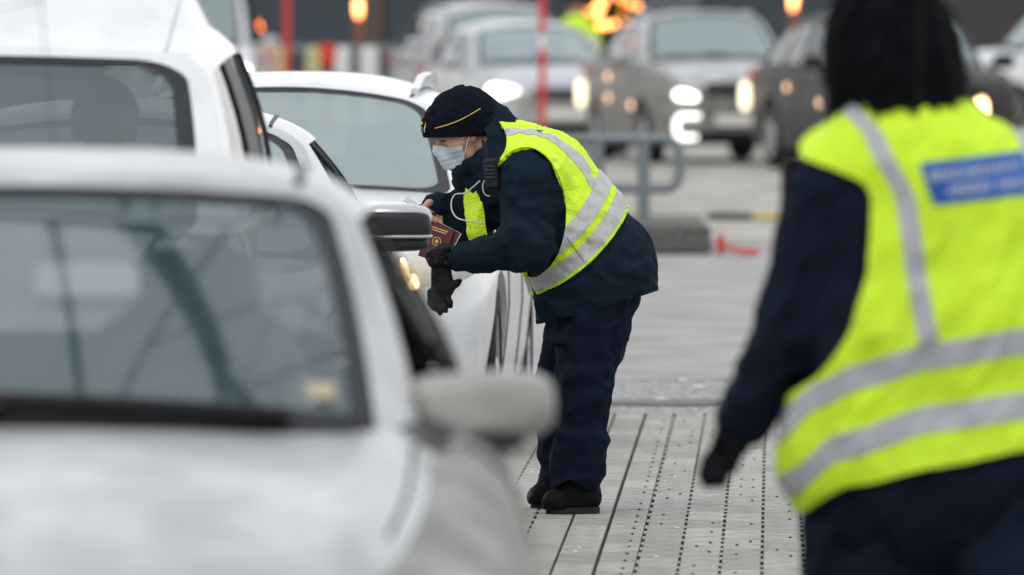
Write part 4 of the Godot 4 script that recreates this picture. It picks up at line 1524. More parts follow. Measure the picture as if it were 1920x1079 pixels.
	tri_tex(m, null, cloth_n, Vector3(7, 7, 7), 0.7, false)
	m = mat("trouser", Color(0.006, 0.0105, 0.024), 0.85)
	tri_tex(m, null, cloth_n, Vector3(9, 9, 9), 0.8, false)
	m = mat("navy2", Color(0.008, 0.013, 0.027), 0.8)
	tri_tex(m, null, cloth_n, Vector3(6, 6, 6), 0.8, false)
	m = mat("trouser2", Color(0.011, 0.018, 0.034), 0.85)
	tri_tex(m, null, cloth_n, Vector3(6, 6, 6), 0.8, false)
	mat("seam", Color(0.010, 0.013, 0.022), 0.9)
	m = mat("black_cloth", Color(0.006, 0.007, 0.009), 0.85)
	tri_tex(m, null, cloth_n, Vector3(6, 6, 6), 0.6, false)
	m = mat("hivis", Color(0.66, 0.96, 0.02), 0.65)
	tri_tex(m, noise_tex(0.02, 3, 15, [Color(0.97, 0.975, 0.95), Color(1, 1, 1), 0.2, 0.6]), cloth_n, Vector3(3, 3, 3), 0.4, false)
	m.backlight_enabled = true; m.backlight = Color(0.2, 0.25, 0.02)
	mat("hivis_edge", Color(0.5, 0.85, 0.01), 0.7)
	m = mat("reflex", Color(0.5, 0.5, 0.5), 0.45, 0.2)
	tri_tex(m, noise_tex(0.03, 3, 16, [Color(0.94, 0.925, 0.9), Color(1, 1, 1), 0.2, 0.6]), null, Vector3(4, 4, 4), 1.0, false)
	mat("reflex2", Color(0.42, 0.43, 0.47), 0.5, 0.2)
	mat("gold", Color(0.6, 0.4, 0.09), 0.5, 0.3)
	mat("badge_blue", Color(0.03, 0.12, 0.4), 0.6)
	mat("letter_blue", Color(0.02, 0.06, 0.18), 0.7)
	mat("panel_blue", Color(0.012, 0.10, 0.40), 0.6)
	mat("pale_print", Color(0.5, 0.55, 0.65), 0.6)
	m = mat("leather", Color(0.012, 0.012, 0.013), 0.38)
	tri_tex(m, null, cloth_n, Vector3(16, 16, 16), 0.5, false)
	m = mat("boot", Color(0.006, 0.006, 0.007), 0.65)
	mat("maroon", Color(0.085, 0.008, 0.016), 0.5)
	mat("paper", Color(0.75, 0.72, 0.7), 0.8)
	mat("cable", Color(0.6, 0.6, 0.58), 0.5)
	mat("galvanised", Color(0.2, 0.225, 0.24), 0.5, 0.4)
	mat("red_plastic", Color(0.62, 0.035, 0.02), 0.5)
	mat("white_plastic", Color(0.7, 0.7, 0.7), 0.5)
	mat("yellow_rubber", Color(0.55, 0.38, 0.07), 0.7)
	mat("wall_blue", Color(0.035, 0.05, 0.062), 0.6)
	mat("wall_brown", Color(0.10, 0.065, 0.05), 0.8)
	mat("wall_dark", Color(0.05, 0.045, 0.047), 0.8)
	mat("wall_grey", Color(0.12, 0.13, 0.14), 0.8)
	mat("bark", Color(0.045, 0.035, 0.028), 0.9)
	m = mat("needles", Color(0.02, 0.045, 0.012), 0.7)
	for q in ["boot", "navy", "trouser", "navy2", "trouser2", "black_cloth", "knit", "seam"]: M[q].metallic_specular = 0.2
	M.leather.metallic_specular = 0.3
	for q in ["black", "rubber", "trim", "interior"]: M[q].metallic_specular = 0.35
	# ground
	m = mat("asphalt", Color(0.36, 0.342, 0.335), 0.85)
	tri_tex(m, noise_tex(0.012, 7, 21, [Color(0.85, 0.84, 0.83), Color(1, 1, 1), 0.2, 0.75], 1024), null, Vector3(0.11, 0.11, 0.09))
	m = mat("pale_paving", Color(0.46, 0.44, 0.40), 0.85)
	tri_tex(m, noise_tex(0.012, 7, 23, [Color(0.72, 0.7, 0.68), Color(1, 1, 1), 0.2, 0.8], 1024), null, Vector3(0.07, 0.07, 0.05))
	for k in 6:
		var b: float = [0.38, 0.435, 0.475, 0.41, 0.45, 0.36][k]
		m = mat("strip%d" % k, Color(b, b * 0.958, b * 0.885), 0.8)
		tri_tex(m, M.get("strip_tex") if M.get("strip_tex") else null, null, Vector3.ONE)
		m.uv1_triplanar = true
		m.uv1_world_triplanar = true
		m.uv1_scale = Vector3(0.6, 0.6, 3.2)
		m.uv1_offset = Vector3(0.21 * k, 0, 0.37 * k)
		m.albedo_texture = strip_texture()
	mat("joint_dirt", Color(0.045, 0.04, 0.034), 0.9)
	m = mat("kerb_stone", Color(0.15, 0.145, 0.135), 0.85)
	tri_tex(m, noise_tex(0.05, 4, 25, [Color(0.6, 0.6, 0.6), Color(1, 1, 1), 0.2, 0.7]), null, Vector3(1.5, 1.5, 1.5))
	m = mat("wet_concrete", Color(0.36, 0.35, 0.335), 0.6)
	tri_tex(m, noise_tex(0.03, 5, 26, [Color(0.5, 0.5, 0.5), Color(1, 1, 1), 0.2, 0.7], 512), null, Vector3(1.2, 1.2, 0.5))

var strip_tex_: Texture2D
func strip_texture() -> Texture2D:
	if strip_tex_ == null: strip_tex_ = noise_tex(0.025, 5, 24, [Color(0.66, 0.65, 0.63), Color(1, 1, 1), 0.18, 0.7], 512)
	return strip_tex_

func sheet(x0: float, x1: float, d0: float, d1: float, lift: float) -> MB:
	var g := MB.new()
	var rows := []
	var ds := [d0]
	for q in [26.0, 32.0, 38.0, 44.0, 50.0, 70.0, 100.0, 150.0]:
		if q > d0 + 0.01 and q < d1 - 0.01: ds.append(q)
	ds.append(d1)
	for d in ds: rows.append([Vector3(x0, gy(d) + lift, -d), Vector3((x0 + x1) * 0.5, gy(d) + lift, -d), Vector3(x1, gy(d) + lift, -d)])
	g.grid(rows, Vector3(0, -50, -(d0 + d1) * 0.5))
	return g

func ground() -> void:
	struct("ground", sheet(-900, 900, -60, 1800, -0.02), M.asphalt)
	struct("road", sheet(-40, 40, 50.6, 79.0, -0.012), M.asphalt)
	struct("plaza", sheet(-60, 60, 78.0, 160.0, -0.006), M.pale_paving)
	# the near pavement: long narrow concrete strips with dark joints between them
	var pv := struct("pavement", sheet(-8, 8, 12, 46.0, -0.016), M.joint_dirt)
	var box := {}
	var rng := RandomNumberGenerator.new()
	rng.seed = 11
	var pitch := 0.129
	var dirx := 0.0245
	var joint := [0.016, 0.006, 0.02, 0.012, 0.012, 0.012, 0.010]
	var rest := MB.new()
	for k in range(-18, 16):
		var jw := 0.009
		if k == 1: jw = 0.016
		elif k >= 3 and k <= 6: jw = 0.010
		var xa := 0.243 + pitch * (k - 1) - dirx * 32.4
		var w := pitch - jw
		var a0 := xa + jw * 0.5
		var own: bool = k >= -2 and k <= 8
		var d0 := 13.0 if not own else 29.5 + rng.randf() * 0.5
		if own:
			rest.box(Vector3(a0 + w * 0.5 + dirx * 21.0, gy(21.0) - 0.008, -21.0), Vector3(w, 0.014, 17.0), 0.001, Basis(Vector3(1, 0, 0), Vector3(0, 1, 0), Vector3(-dirx, 0.003, 1)))
		while d0 < 45.9:
			var l := minf(rng.randf_range(0.5, 0.72) if own else 60.0, 45.9 - d0)
			if l > 0.05:
				var mb := MB.new()
				var dm := d0 + l * 0.5
				mb.box(Vector3(a0 + w * 0.5 + dirx * dm, gy(dm) - 0.008 + (rng.randf_range(-0.001, 0.001) if own else 0.0), -dm), Vector3(w, 0.016, l - 0.004), 0.0018, Basis(Vector3(1, 0, 0), Vector3(0, 1, 0), Vector3(-dirx, 0.003, 1)))
				if own: part("paving_block", mb, M["strip%d" % (rng.randi() % 6)], pv)
				else: rest.join(mb)
			d0 += l
		# bridges of mortar leave the joint as a row of dark slots
		if k >= 2 and k <= 7 or k < 0:
			var br := MB.new()
			var d := 26.0
			while d < 45.6:
				var l := rng.randf_range(0.10, 0.16) + (0.09 if k == 2 else 0.0)
				br.quad(Vector3(xa - jw * 0.5 + dirx * d, gy(d) - 0.003, -d), Vector3(xa + jw * 0.5 + dirx * d, gy(d) - 0.003, -d), Vector3(xa + jw * 0.5 + dirx * (d + l), gy(d + l) - 0.003, -d - l), Vector3(xa - jw * 0.5 + dirx * (d + l), gy(d + l) - 0.003, -d - l), Vector3(xa, -3, -d))
				d += l + rng.randf_range(0.13, 0.24)
			var bo := part("joint_bridge", br, M["strip1"], pv)
			bo.set_meta("kind", "stuff")
		# short slots for water in the middle of the strips
		if k >= 1 and k <= 8:
			var sl := MB.new()
			for row in ([0.36, 0.72] if k != 1 else [0.72]):
				var d := 27.0 + rng.randf() * 0.5
				while d < 45.0:
					if rng.randf() < (0.38 if k > 1 else 0.7):
						var c := Vector3(a0 + w * row + dirx * d, gy(d) + 0.0016, -d)
						sl.box(c, Vector3(0.009, 0.003, 0.045), 0.0)
					d += rng.randf_range(0.5, 0.75) if k > 1 else rng.randf_range(0.35, 0.5)
			if sl.v.size():
				var so := part("drain_slot", sl, M.joint_dirt, pv)
				so.set_meta("kind", "stuff")
	var ro := part("paving_strips", rest, M.strip1, pv)
	ro.set_meta("kind", "stuff")
	# threshold of worn concrete with a cover and a drain gap
	struct("threshold", sheet(-8, 8, 46.0, 50.3, -0.004), M.wet_concrete)
	struct("gutter", sheet(-8, 8, 50.3, 50.6, -0.010), M.joint_dirt)
	var mh := thing("manhole_cover", "round iron cover in the worn concrete behind the bending person", "manhole cover", Vector3(0.72, gy(47.2), -47.2))
	var cv := MB.new()
	cv.lathe([Vector2(0.001, 0.006), Vector2(0.3, 0.006), Vector2(0.31, 0.002), Vector2(0.31, -0.01)], Vector3.ZERO, Vector3.UP, 32)
	part("cover", cv, M.dark_metal, mh)
	var rr := MB.new()
	rr.lathe([Vector2(0.32, -0.01), Vector2(0.32, 0.004), Vector2(0.36, 0.004), Vector2(0.36, -0.01)], Vector3.ZERO, Vector3.UP, 32)
	part("rim", rr, M.kerb_stone, mh)
	var fl := MB.new()
	for k in 26:
		var d := rng.randf_range(47.5, 50.2)
		fl.ball(Vector3(rng.randf_range(0.2, 1.6), gy(d) + 0.001, -d), Vector3(rng.randf_range(0.01, 0.05), 0.004, rng.randf_range(0.02, 0.12)), Basis(), 8, 4)
	for k in 60:
		var d := rng.randf_range(28, 45.5)
		fl.ball(Vector3(rng.randf_range(0.0, 1.6), gy(d) + 0.001, -d), Vector3(rng.randf_range(0.002, 0.012), 0.003, rng.randf_range(0.01, 0.03)), Basis(), 6, 4)
	var fo := struct("grit", fl, M.white_plastic)
	fo.set_meta("kind", "stuff")
	tag(fo, "pale grit and paint flecks scattered over the pavement", "grit")

func street_things() -> void:
	# traffic island with its railing
	var isl := thing("traffic_island", "low grey stone traffic island carrying the pipe railing", "traffic island", Vector3(0.4, 0, -77))
	for k in 5:
		var st := MB.new()
		st.box(Vector3(1.40 - 0.3 - k * 0.61 + 0.0, 0.095, -75.15), Vector3(0.6, 0.21, 0.3), 0.025)
		part("kerb_stone", st, M.kerb_stone, isl, true)
	var top := MB.new()
	top.box(Vector3(-0.1, 0.09, -77.3), Vector3(3.0, 0.18, 3.9), 0.02)
	part("paved_top", top, M.kerb_stone, isl, true)
	var rl := thing("pipe_railing", "low galvanised pipe railing with rounded end on the traffic island", "railing", Vector3(0.7, 0.18, -77))
	var z := -77.0
	var path := [Vector3(-0.6, 0.775, z), Vector3(1.08, 0.775, z)]
	for k in 7:
		var an := PI / 2 - (PI / 2) * k / 6.0
		path.append(Vector3(1.10 + 0.11 * cos(an), 0.665 + 0.11 * sin(an), z))
	for k in 7:
		var an := -(PI / 2) * k / 6.0
		path.append(Vector3(1.10 + 0.11 * cos(an), 0.53 + 0.11 * sin(an), z))
	path.append(Vector3(-0.6, 0.42, z))
	var tb := MB.new()
	tb.tube(path, 0.038, 12)
	part("rail", tb, M.galvanised, rl, true)
	for x in [0.95, 0.62, -0.3]:
		var po := MB.new()
		po.tube([Vector3(x, 0.17, z), Vector3(x, 0.77, z)], 0.047, 14)
		part("post", po, M.galvanised, rl, true)
		var bp := MB.new()
		bp.box(Vector3(x, 0.185, z), Vector3(0.16, 0.015, 0.16), 0.004)
		part("base_plate", bp, M.galvanised, rl, true)
	var rp := thing("broken_marker", "red plastic marker post knocked flat beside the end of the stone island", "marker post", Vector3(1.5, 0, -75))
	var mb := MB.new()
	mb.tube([Vector3(1.47, 0.0, -75.0), Vector3(1.465, 0.13, -75.0)], 0.026, 10)
	mb.tube([Vector3(1.45, 0.02, -75.0), Vector3(1.49, 0.02, -75.0)], 0.03, 10)
	part("stump", mb, M.red_plastic, rp, true)
	mb = MB.new()
	mb.tube([Vector3(1.48, 0.05, -74.97), Vector3(1.60, 0.022, -74.6), Vector3(1.70, 0.02, -74.35)], [0.014, 0.02, 0.024], 8)
	part("fallen_post", mb, M.red_plastic, rp, true)
	var hs := thing("speed_hump", "rubber speed hump of black and yellow blocks on the road", "speed hump", Vector3(1.9, 0, -86.5))
	for k in 8:
		var b := MB.new()
		b.box(Vector3(1.58 + 0.38 * k + 0.19, 0.015, -86.5), Vector3(0.375, 0.05, 0.4), 0.02)
		part("hump_block", b, M.yellow_rubber if k % 2 == 1 else M.rubber, hs, true)
	# red marker poles
	for e in [[P(538, 150, 112.0), "thin red snow pole behind the white estate car", 0.0], [P(1017, 235, 104.0), "thin red snow pole with a pale band in front of the silver cars", 1.0]]:
		var b: Vector3 = e[0]
		var t := thing("snow_pole", e[1], "pole", Vector3(b.x, 0, b.z), "red poles along the lanes")
		var pm := MB.new()
		pm.tube([Vector3(0, 0, 0), Vector3(0, 1.29 if e[2] > 0.5 else 2.2, 0)], 0.034, 10)
		pm.tube([Vector3(0, 1.44 if e[2] > 0.5 else 2.35, 0), Vector3(0, 2.8, 0)], 0.034, 10)
		part("red_section", pm, M.red_plastic, t)
		var wm := MB.new()
		wm.tube([Vector3(0, 1.29 if e[2] > 0.5 else 2.2, 0), Vector3(0, 1.44 if e[2] > 0.5 else 2.35, 0)], 0.035, 10)
		part("pale_band", wm, M.white_plastic, t)

func backdrop() -> void:
	# terminal building far behind
	var b := thing("terminal_building", "long dark blue-grey building closing the far side of the lanes", "building", Vector3(0, 0, -175))
	var x := -16.0
	var k := 0
	var rng := RandomNumberGenerator.new()
	rng.seed = 3
	while x < 20.0:
		var w: float = rng.randf_range(1.6, 3.0)
		var p := MB.new()
		p.box(Vector3(x + w * 0.5, 3.0, -175), Vector3(w - 0.04, 6.0, 0.3), 0.02)
		part("wall_panel", p, [M.wall_blue, M.wall_blue, M.wall_grey, M.wall_blue, M.wall_dark][k % 5], b, true)
		x += w
		k += 1
	var rf := MB.new()
	rf.box(Vector3(2, 6.15, -178), Vector3(37, 0.3, 8), 0.05)
	part("roof", rf, M.wall_grey, b, true)
	var bk := MB.new()
	bk.box(Vector3(2, 3.0, -180), Vector3(36, 6.0, 0.3), 0.0)
	bk.box(Vector3(-16, 3.0, -177.5), Vector3(0.3, 6.0, 4.7), 0.0)
	bk.box(Vector3(20, 3.0, -177.5), Vector3(0.3, 6.0, 4.7), 0.0)
	part("back_wall", bk, M.wall_grey, b, true)
	# lamp posts with orange lamps
	for e in [[672.0, 18.0, 150.0, "orange signal lamp on a brown post left of the cars"], [1487.0, 4.0, 150.0, "orange signal lamp on a post above the dark car"]]:
		var p := P(e[0], e[1], e[2])
		var t := thing("signal_lamp", e[3], "lamp", Vector3(p.x, 0, p.z), "orange signal lamps")
		var po := MB.new()
		po.tube([Vector3(0.02, 0, 0), Vector3(0.02, p.y + 0.5, 0)], 0.09, 10)
		part("post", po, M.wall_brown, t)
		var lm := MB.new()
		superball(lm, Vector3(0, p.y + 0.03, 0.14), Vector3(0.055, 0.16, 0.05), 0.7)
		part("lamp", lm, M.lamp_orange, t)
		var ol := OmniLight3D.new()
		ol.name = "lamp_light"
		t.add_child(ol)
		ol.position = Vector3(0, p.y + 0.03, 0.26)
		ol.light_color = Color(1, 0.5, 0.15)
		ol.light_energy = 0.4
		ol.light_size = 0.1
		ol.omni_range = 12.0
		ol.shadow_enabled = true
	for e in [[708.0, 155.0, "second brown post beside the orange lamp"]]:
		var p := P(e[0], 100, e[1])
		var t := thing("post", e[2], "post", Vector3(p.x, 0, p.z))
		var po := MB.new()
		po.tube([Vector3(0, 0, 0), Vector3(0, 4.0, 0)], 0.085, 10)
		po.box(Vector3(0, 0.02, 0), Vector3(0.3, 0.04, 0.3), 0.01)
		part("shaft", po, M.wall_brown, t)
	# guard rail in front of the building
	var gr := thing("guard_fence", "grey tube fence in front of the dark building", "fence", Vector3(-1.5, 0, -145))
	for h in [0.55, 1.08]:
		var tb := MB.new()
		tb.tube([Vector3(-3.6, h, -145), Vector3(0.4, h, -145)], 0.045, 8)
		part("rail", tb, M.galvanised, gr, true)
	for q in 5:
		var tb := MB.new()
		tb.tube([Vector3(-3.4 + q * 0.92, 0, -145), Vector3(-3.4 + q * 0.92, 1.08, -145)], 0.04, 8)
		part("post", tb, M.galvanised, gr, true)
	# small roadside markers
	for e in [[612, 105, 1.0, "red round sign on a dark stand between the lamp and the red pole", "red_plastic"], [640, 110, 0.0, "white plastic bollard left of the brown post", "white_plastic"], [692, 112, 0.0, "white plastic bollard right of the brown post", "white_plastic"], [628, 140, 2.0, "small orange cone beside the red round sign", "orange"], [590, 120, 0.0, "pale yellow bollard next to the red round sign", "pale_yellow"], [517, 110, 0.0, "pale yellow bollard left of the red pole", "pale_yellow"]]:
		var p := P(e[0], e[1], 141.0)
		var mt: Material = M[e[4]] if M.has(e[4]) else mat(e[4], Color(0.6, 0.2, 0.05) if e[4] == "orange" else Color(0.5, 0.48, 0.25), 0.6)
		var t: Node3D
		if e[2] == 1.0:
			t = thing("round_sign", e[3], "sign", Vector3(p.x, 0, p.z))
			var d := MB.new()
			d.lathe([Vector2(0.001, 0.03), Vector2(0.16, 0.03), Vector2(0.17, 0.0), Vector2(0.001, -0.01)], Vector3(0, p.y, 0.06), Vector3(0, 0, 1), 20)
			part("disc", d, mt, t)
			d = MB.new()
			d.box(Vector3(0, (p.y - 0.1) * 0.5, 0), Vector3(0.28, p.y - 0.1, 0.08), 0.02)
			part("stand", d, M.rubber, t)
		elif e[2] == 2.0:
			t = thing("traffic_cone", e[3], "cone", Vector3(p.x, 0, p.z))
			var d := MB.new()
			d.lathe([Vector2(0.17, 0.0), Vector2(0.17, 0.03), Vector2(0.13, 0.035), Vector2(0.03, 0.75), Vector2(0.001, 0.76)], Vector3.ZERO, Vector3.UP, 16)
			part("cone_body", d, mt, t)
			d = MB.new()
			d.box(Vector3(0, 0.015, 0), Vector3(0.4, 0.03, 0.4), 0.01)
			part("foot", d, M.rubber, t)
		else:
			t = thing("bollard", e[3], "bollard", Vector3(p.x, 0, p.z), "")
			var d := MB.new()
			d.lathe([Vector2(0.13, 0.0), Vector2(0.12, 1.05), Vector2(0.08, 1.12), Vector2(0.001, 1.13)], Vector3.ZERO, Vector3.UP, 16)
			part("bollard_body", d, mt, t)
			d = MB.new()
			d.lathe([Vector2(0.18, 0.0), Vector2(0.18, 0.06), Vector2(0.13, 0.07)], Vector3.ZERO, Vector3.UP, 16)
			part("foot", d, M.rubber, t)
	# lit tree
	var tp := P(1142, 30, 138.0)
	var tr := thing("lit_tree", "small evergreen hung with orange lights behind the silver cars", "tree", Vector3(tp.x, 0, tp.z))
	var tk := MB.new()
	tk.tube([Vector3.ZERO, Vector3(0.02, 1.2, 0), Vector3(0, 3.4, 0)], [0.09, 0.07, 0.015], 8)
	part("trunk", tk, M.bark, tr)
	var cr := MB.new()
	rng.seed = 8
	for n in 6000:
		var h := pow(rng.randf(), 1.3)
		var an := rng.randf() * TAU
		var rr := 0.62 * (1.0 - h) * sqrt(rng.randf()) + 0.05
		var c := Vector3(cos(an) * rr, 0.5 + h * 2.9, sin(an) * rr)
		var dr := Vector3(cos(an), rng.randf_range(-0.5, 0.2), sin(an)).normalized()
		var sd := dr.cross(Vector3.UP).normalized() * 0.035
		cr.tri(c - sd, c + sd, c + dr * 0.18, c - Vector3.UP)
	part("crown", cr, M.needles, tr)
	for n in 46:
		var h := rng.randf_range(0.16, 0.5)
		var an := rng.randf_range(-0.2, PI + 0.2)
		var lb := MB.new()
		lb.ball(Vector3(cos(an) * 0.62 * (1.05 - h) * rng.randf_range(0.4, 1.05), 0.5 + h * 2.9, 0.1 + absf(sin(an)) * 0.6 * (1.05 - h)), Vector3(0.042, 0.042, 0.042), Basis(), 8, 6)
		part("light_bulb", lb, M.tree_lamp, tr)
	# far person in a yellow jacket
	var pp := P(1080, 40, 130.5)
	var pt := thing("person", "distant person in a yellow jacket standing left of the lit tree", "person", Vector3(pp.x, 0, pp.z))
	var o := Vector3(pp.x, 0, pp.z)
	var body := field_mesh([[o + Vector3(0.1, 0.05, 0), o + Vector3(0.1, 0.5, 0), 0.05, 0.06], [o + Vector3(-0.1, 0.05, 0), o + Vector3(-0.1, 0.5, 0), 0.05, 0.06], [o + Vector3(0.1, 0.5, 0), o + Vector3(0.08, 0.9, 0), 0.065, 0.085], [o + Vector3(-0.1, 0.5, 0), o + Vector3(-0.08, 0.9, 0), 0.065, 0.085], [o + Vector3(0, 0.95, 0), o + Vector3(0, 1.4, 0), 0.13, 0.14], [o + Vector3(0, 1.45, 0), o + Vector3(0, 1.6, 0.01), 0.05, 0.05], [o + Vector3(0, 1.66, 0.02), o + Vector3(0, 1.7, 0.01), 0.085, 0.09], [o + Vector3(0.19, 1.4, 0), o + Vector3(0.26, 1.1, 0.03), 0.05, 0.04], [o + Vector3(0.26, 1.1, 0.03), o + Vector3(0.24, 0.85, 0.1), 0.04, 0.03], [o + Vector3(-0.19, 1.4, 0), o + Vector3(-0.26, 1.1, 0.03), 0.05, 0.04], [o + Vector3(-0.26, 1.1, 0.03), o + Vector3(-0.24, 0.85, 0.1), 0.04, 0.03]], 0.025, 0.05)
	part("body", body, M.skin, pt, true)
	var jk := field_mesh([[o + Vector3(0, 0.88, 0), o + Vector3(0, 1.4, 0), 0.18, 0.19], [o + Vector3(0.19, 1.4, 0), o + Vector3(0.26, 1.1, 0.03), 0.08, 0.07], [o + Vector3(0.26, 1.1, 0.03), o + Vector3(0.24, 0.9, 0.1), 0.07, 0.055], [o + Vector3(-0.19, 1.4, 0), o + Vector3(-0.26, 1.1, 0.03), 0.08, 0.07], [o + Vector3(-0.26, 1.1, 0.03), o + Vector3(-0.24, 0.9, 0.1), 0.07, 0.055]], 0.025, 0.05)
	part("jacket", jk, M.hivis, pt, true)
	var ts := field_mesh([[o + Vector3(0.1, 0.08, 0), o + Vector3(0.09, 0.85, 0), 0.075, 0.11], [o + Vector3(-0.1, 0.08, 0), o + Vector3(-0.09, 0.85, 0), 0.075, 0.11]], 0.025, 0.04)
	part("trousers", ts, M.trouser, pt, true)
	var cp := MB.new()
	cp.ball(o + Vector3(0, 1.74, 0.01), Vector3(0.11, 0.08, 0.12))
	part("cap", cp, M.black_cloth, pt, true)

func limb(mb: MB, a: Vector3, dir: Vector3, len_: float, r: float, depth: int, rng: RandomNumberGenerator) -> void:
	var path := [a]
	var rad := [r]
	var p := a
	var dd := dir
	for k in 4:
		dd = (dd + Vector3(rng.randf_range(-0.22, 0.22), rng.randf_range(-0.15, 0.2), rng.randf_range(-0.22, 0.22))).normalized()
		p += dd * len_ * 0.25
		path.append(p)
		rad.append(r * (1.0 - 0.13 * (k + 1)))
	mb.tube(path, rad, 6 if depth > 1 else 4, false)
	if depth == 0: return
	for k in [2, 3, 4, 4]:
		var n := (dd + Vector3(rng.randf_range(-0.9, 0.9), rng.randf_range(-0.5, 0.6), rng.randf_range(-0.9, 0.9))).normalized()
		limb(mb, path[k], n, len_ * rng.randf_range(0.5, 0.75), rad[k] * 0.6, depth - 1, rng)

func bare_tree() -> void:
	var t := thing("bare_tree", "leafless street tree whose branches hang over the near silver saloon and mirror in its windscreen", "tree", Vector3(-5.2, 0.08, -23.0))
	var rng := RandomNumberGenerator.new()
	rng.seed = 23
	var tk := MB.new()
	tk.tube([Vector3.ZERO, Vector3(0.03, 0.4, 0), Vector3(0.05, 2.5, 0.02), Vector3(0.2, 4.4, 0.05), Vector3(0.25, 6.5, 0)], [0.24, 0.18, 0.15, 0.12, 0.06], 12)
	part("trunk", tk, M.bark, t)
	var br := MB.new()
	limb(br, Vector3(0.15, 4.0, 0), Vector3(0.97, 0.2, -0.05), 5.6, 0.075, 4, rng)
	limb(br, Vector3(0.2, 4.6, 0), Vector3(0.93, 0.25, 0.3), 5.4, 0.07, 4, rng)
	limb(br, Vector3(0.2, 5.2, 0), Vector3(-0.7, 0.6, -0.3), 3.0, 0.07, 3, rng)
	limb(br, Vector3(0.25, 6.2, 0), Vector3(0.3, 0.9, 0.2), 2.6, 0.06, 3, rng)
	var o := part("branches", br, M.bark, t)
	o.set_meta("kind", "stuff")

func dot(parent: Node3D, called: String, p: Vector3, r: Vector3, m: Material) -> void:
	var mb := MB.new()
	mb.ball(p, r, Basis(), 10, 8)
	part(called, mb, m, parent)

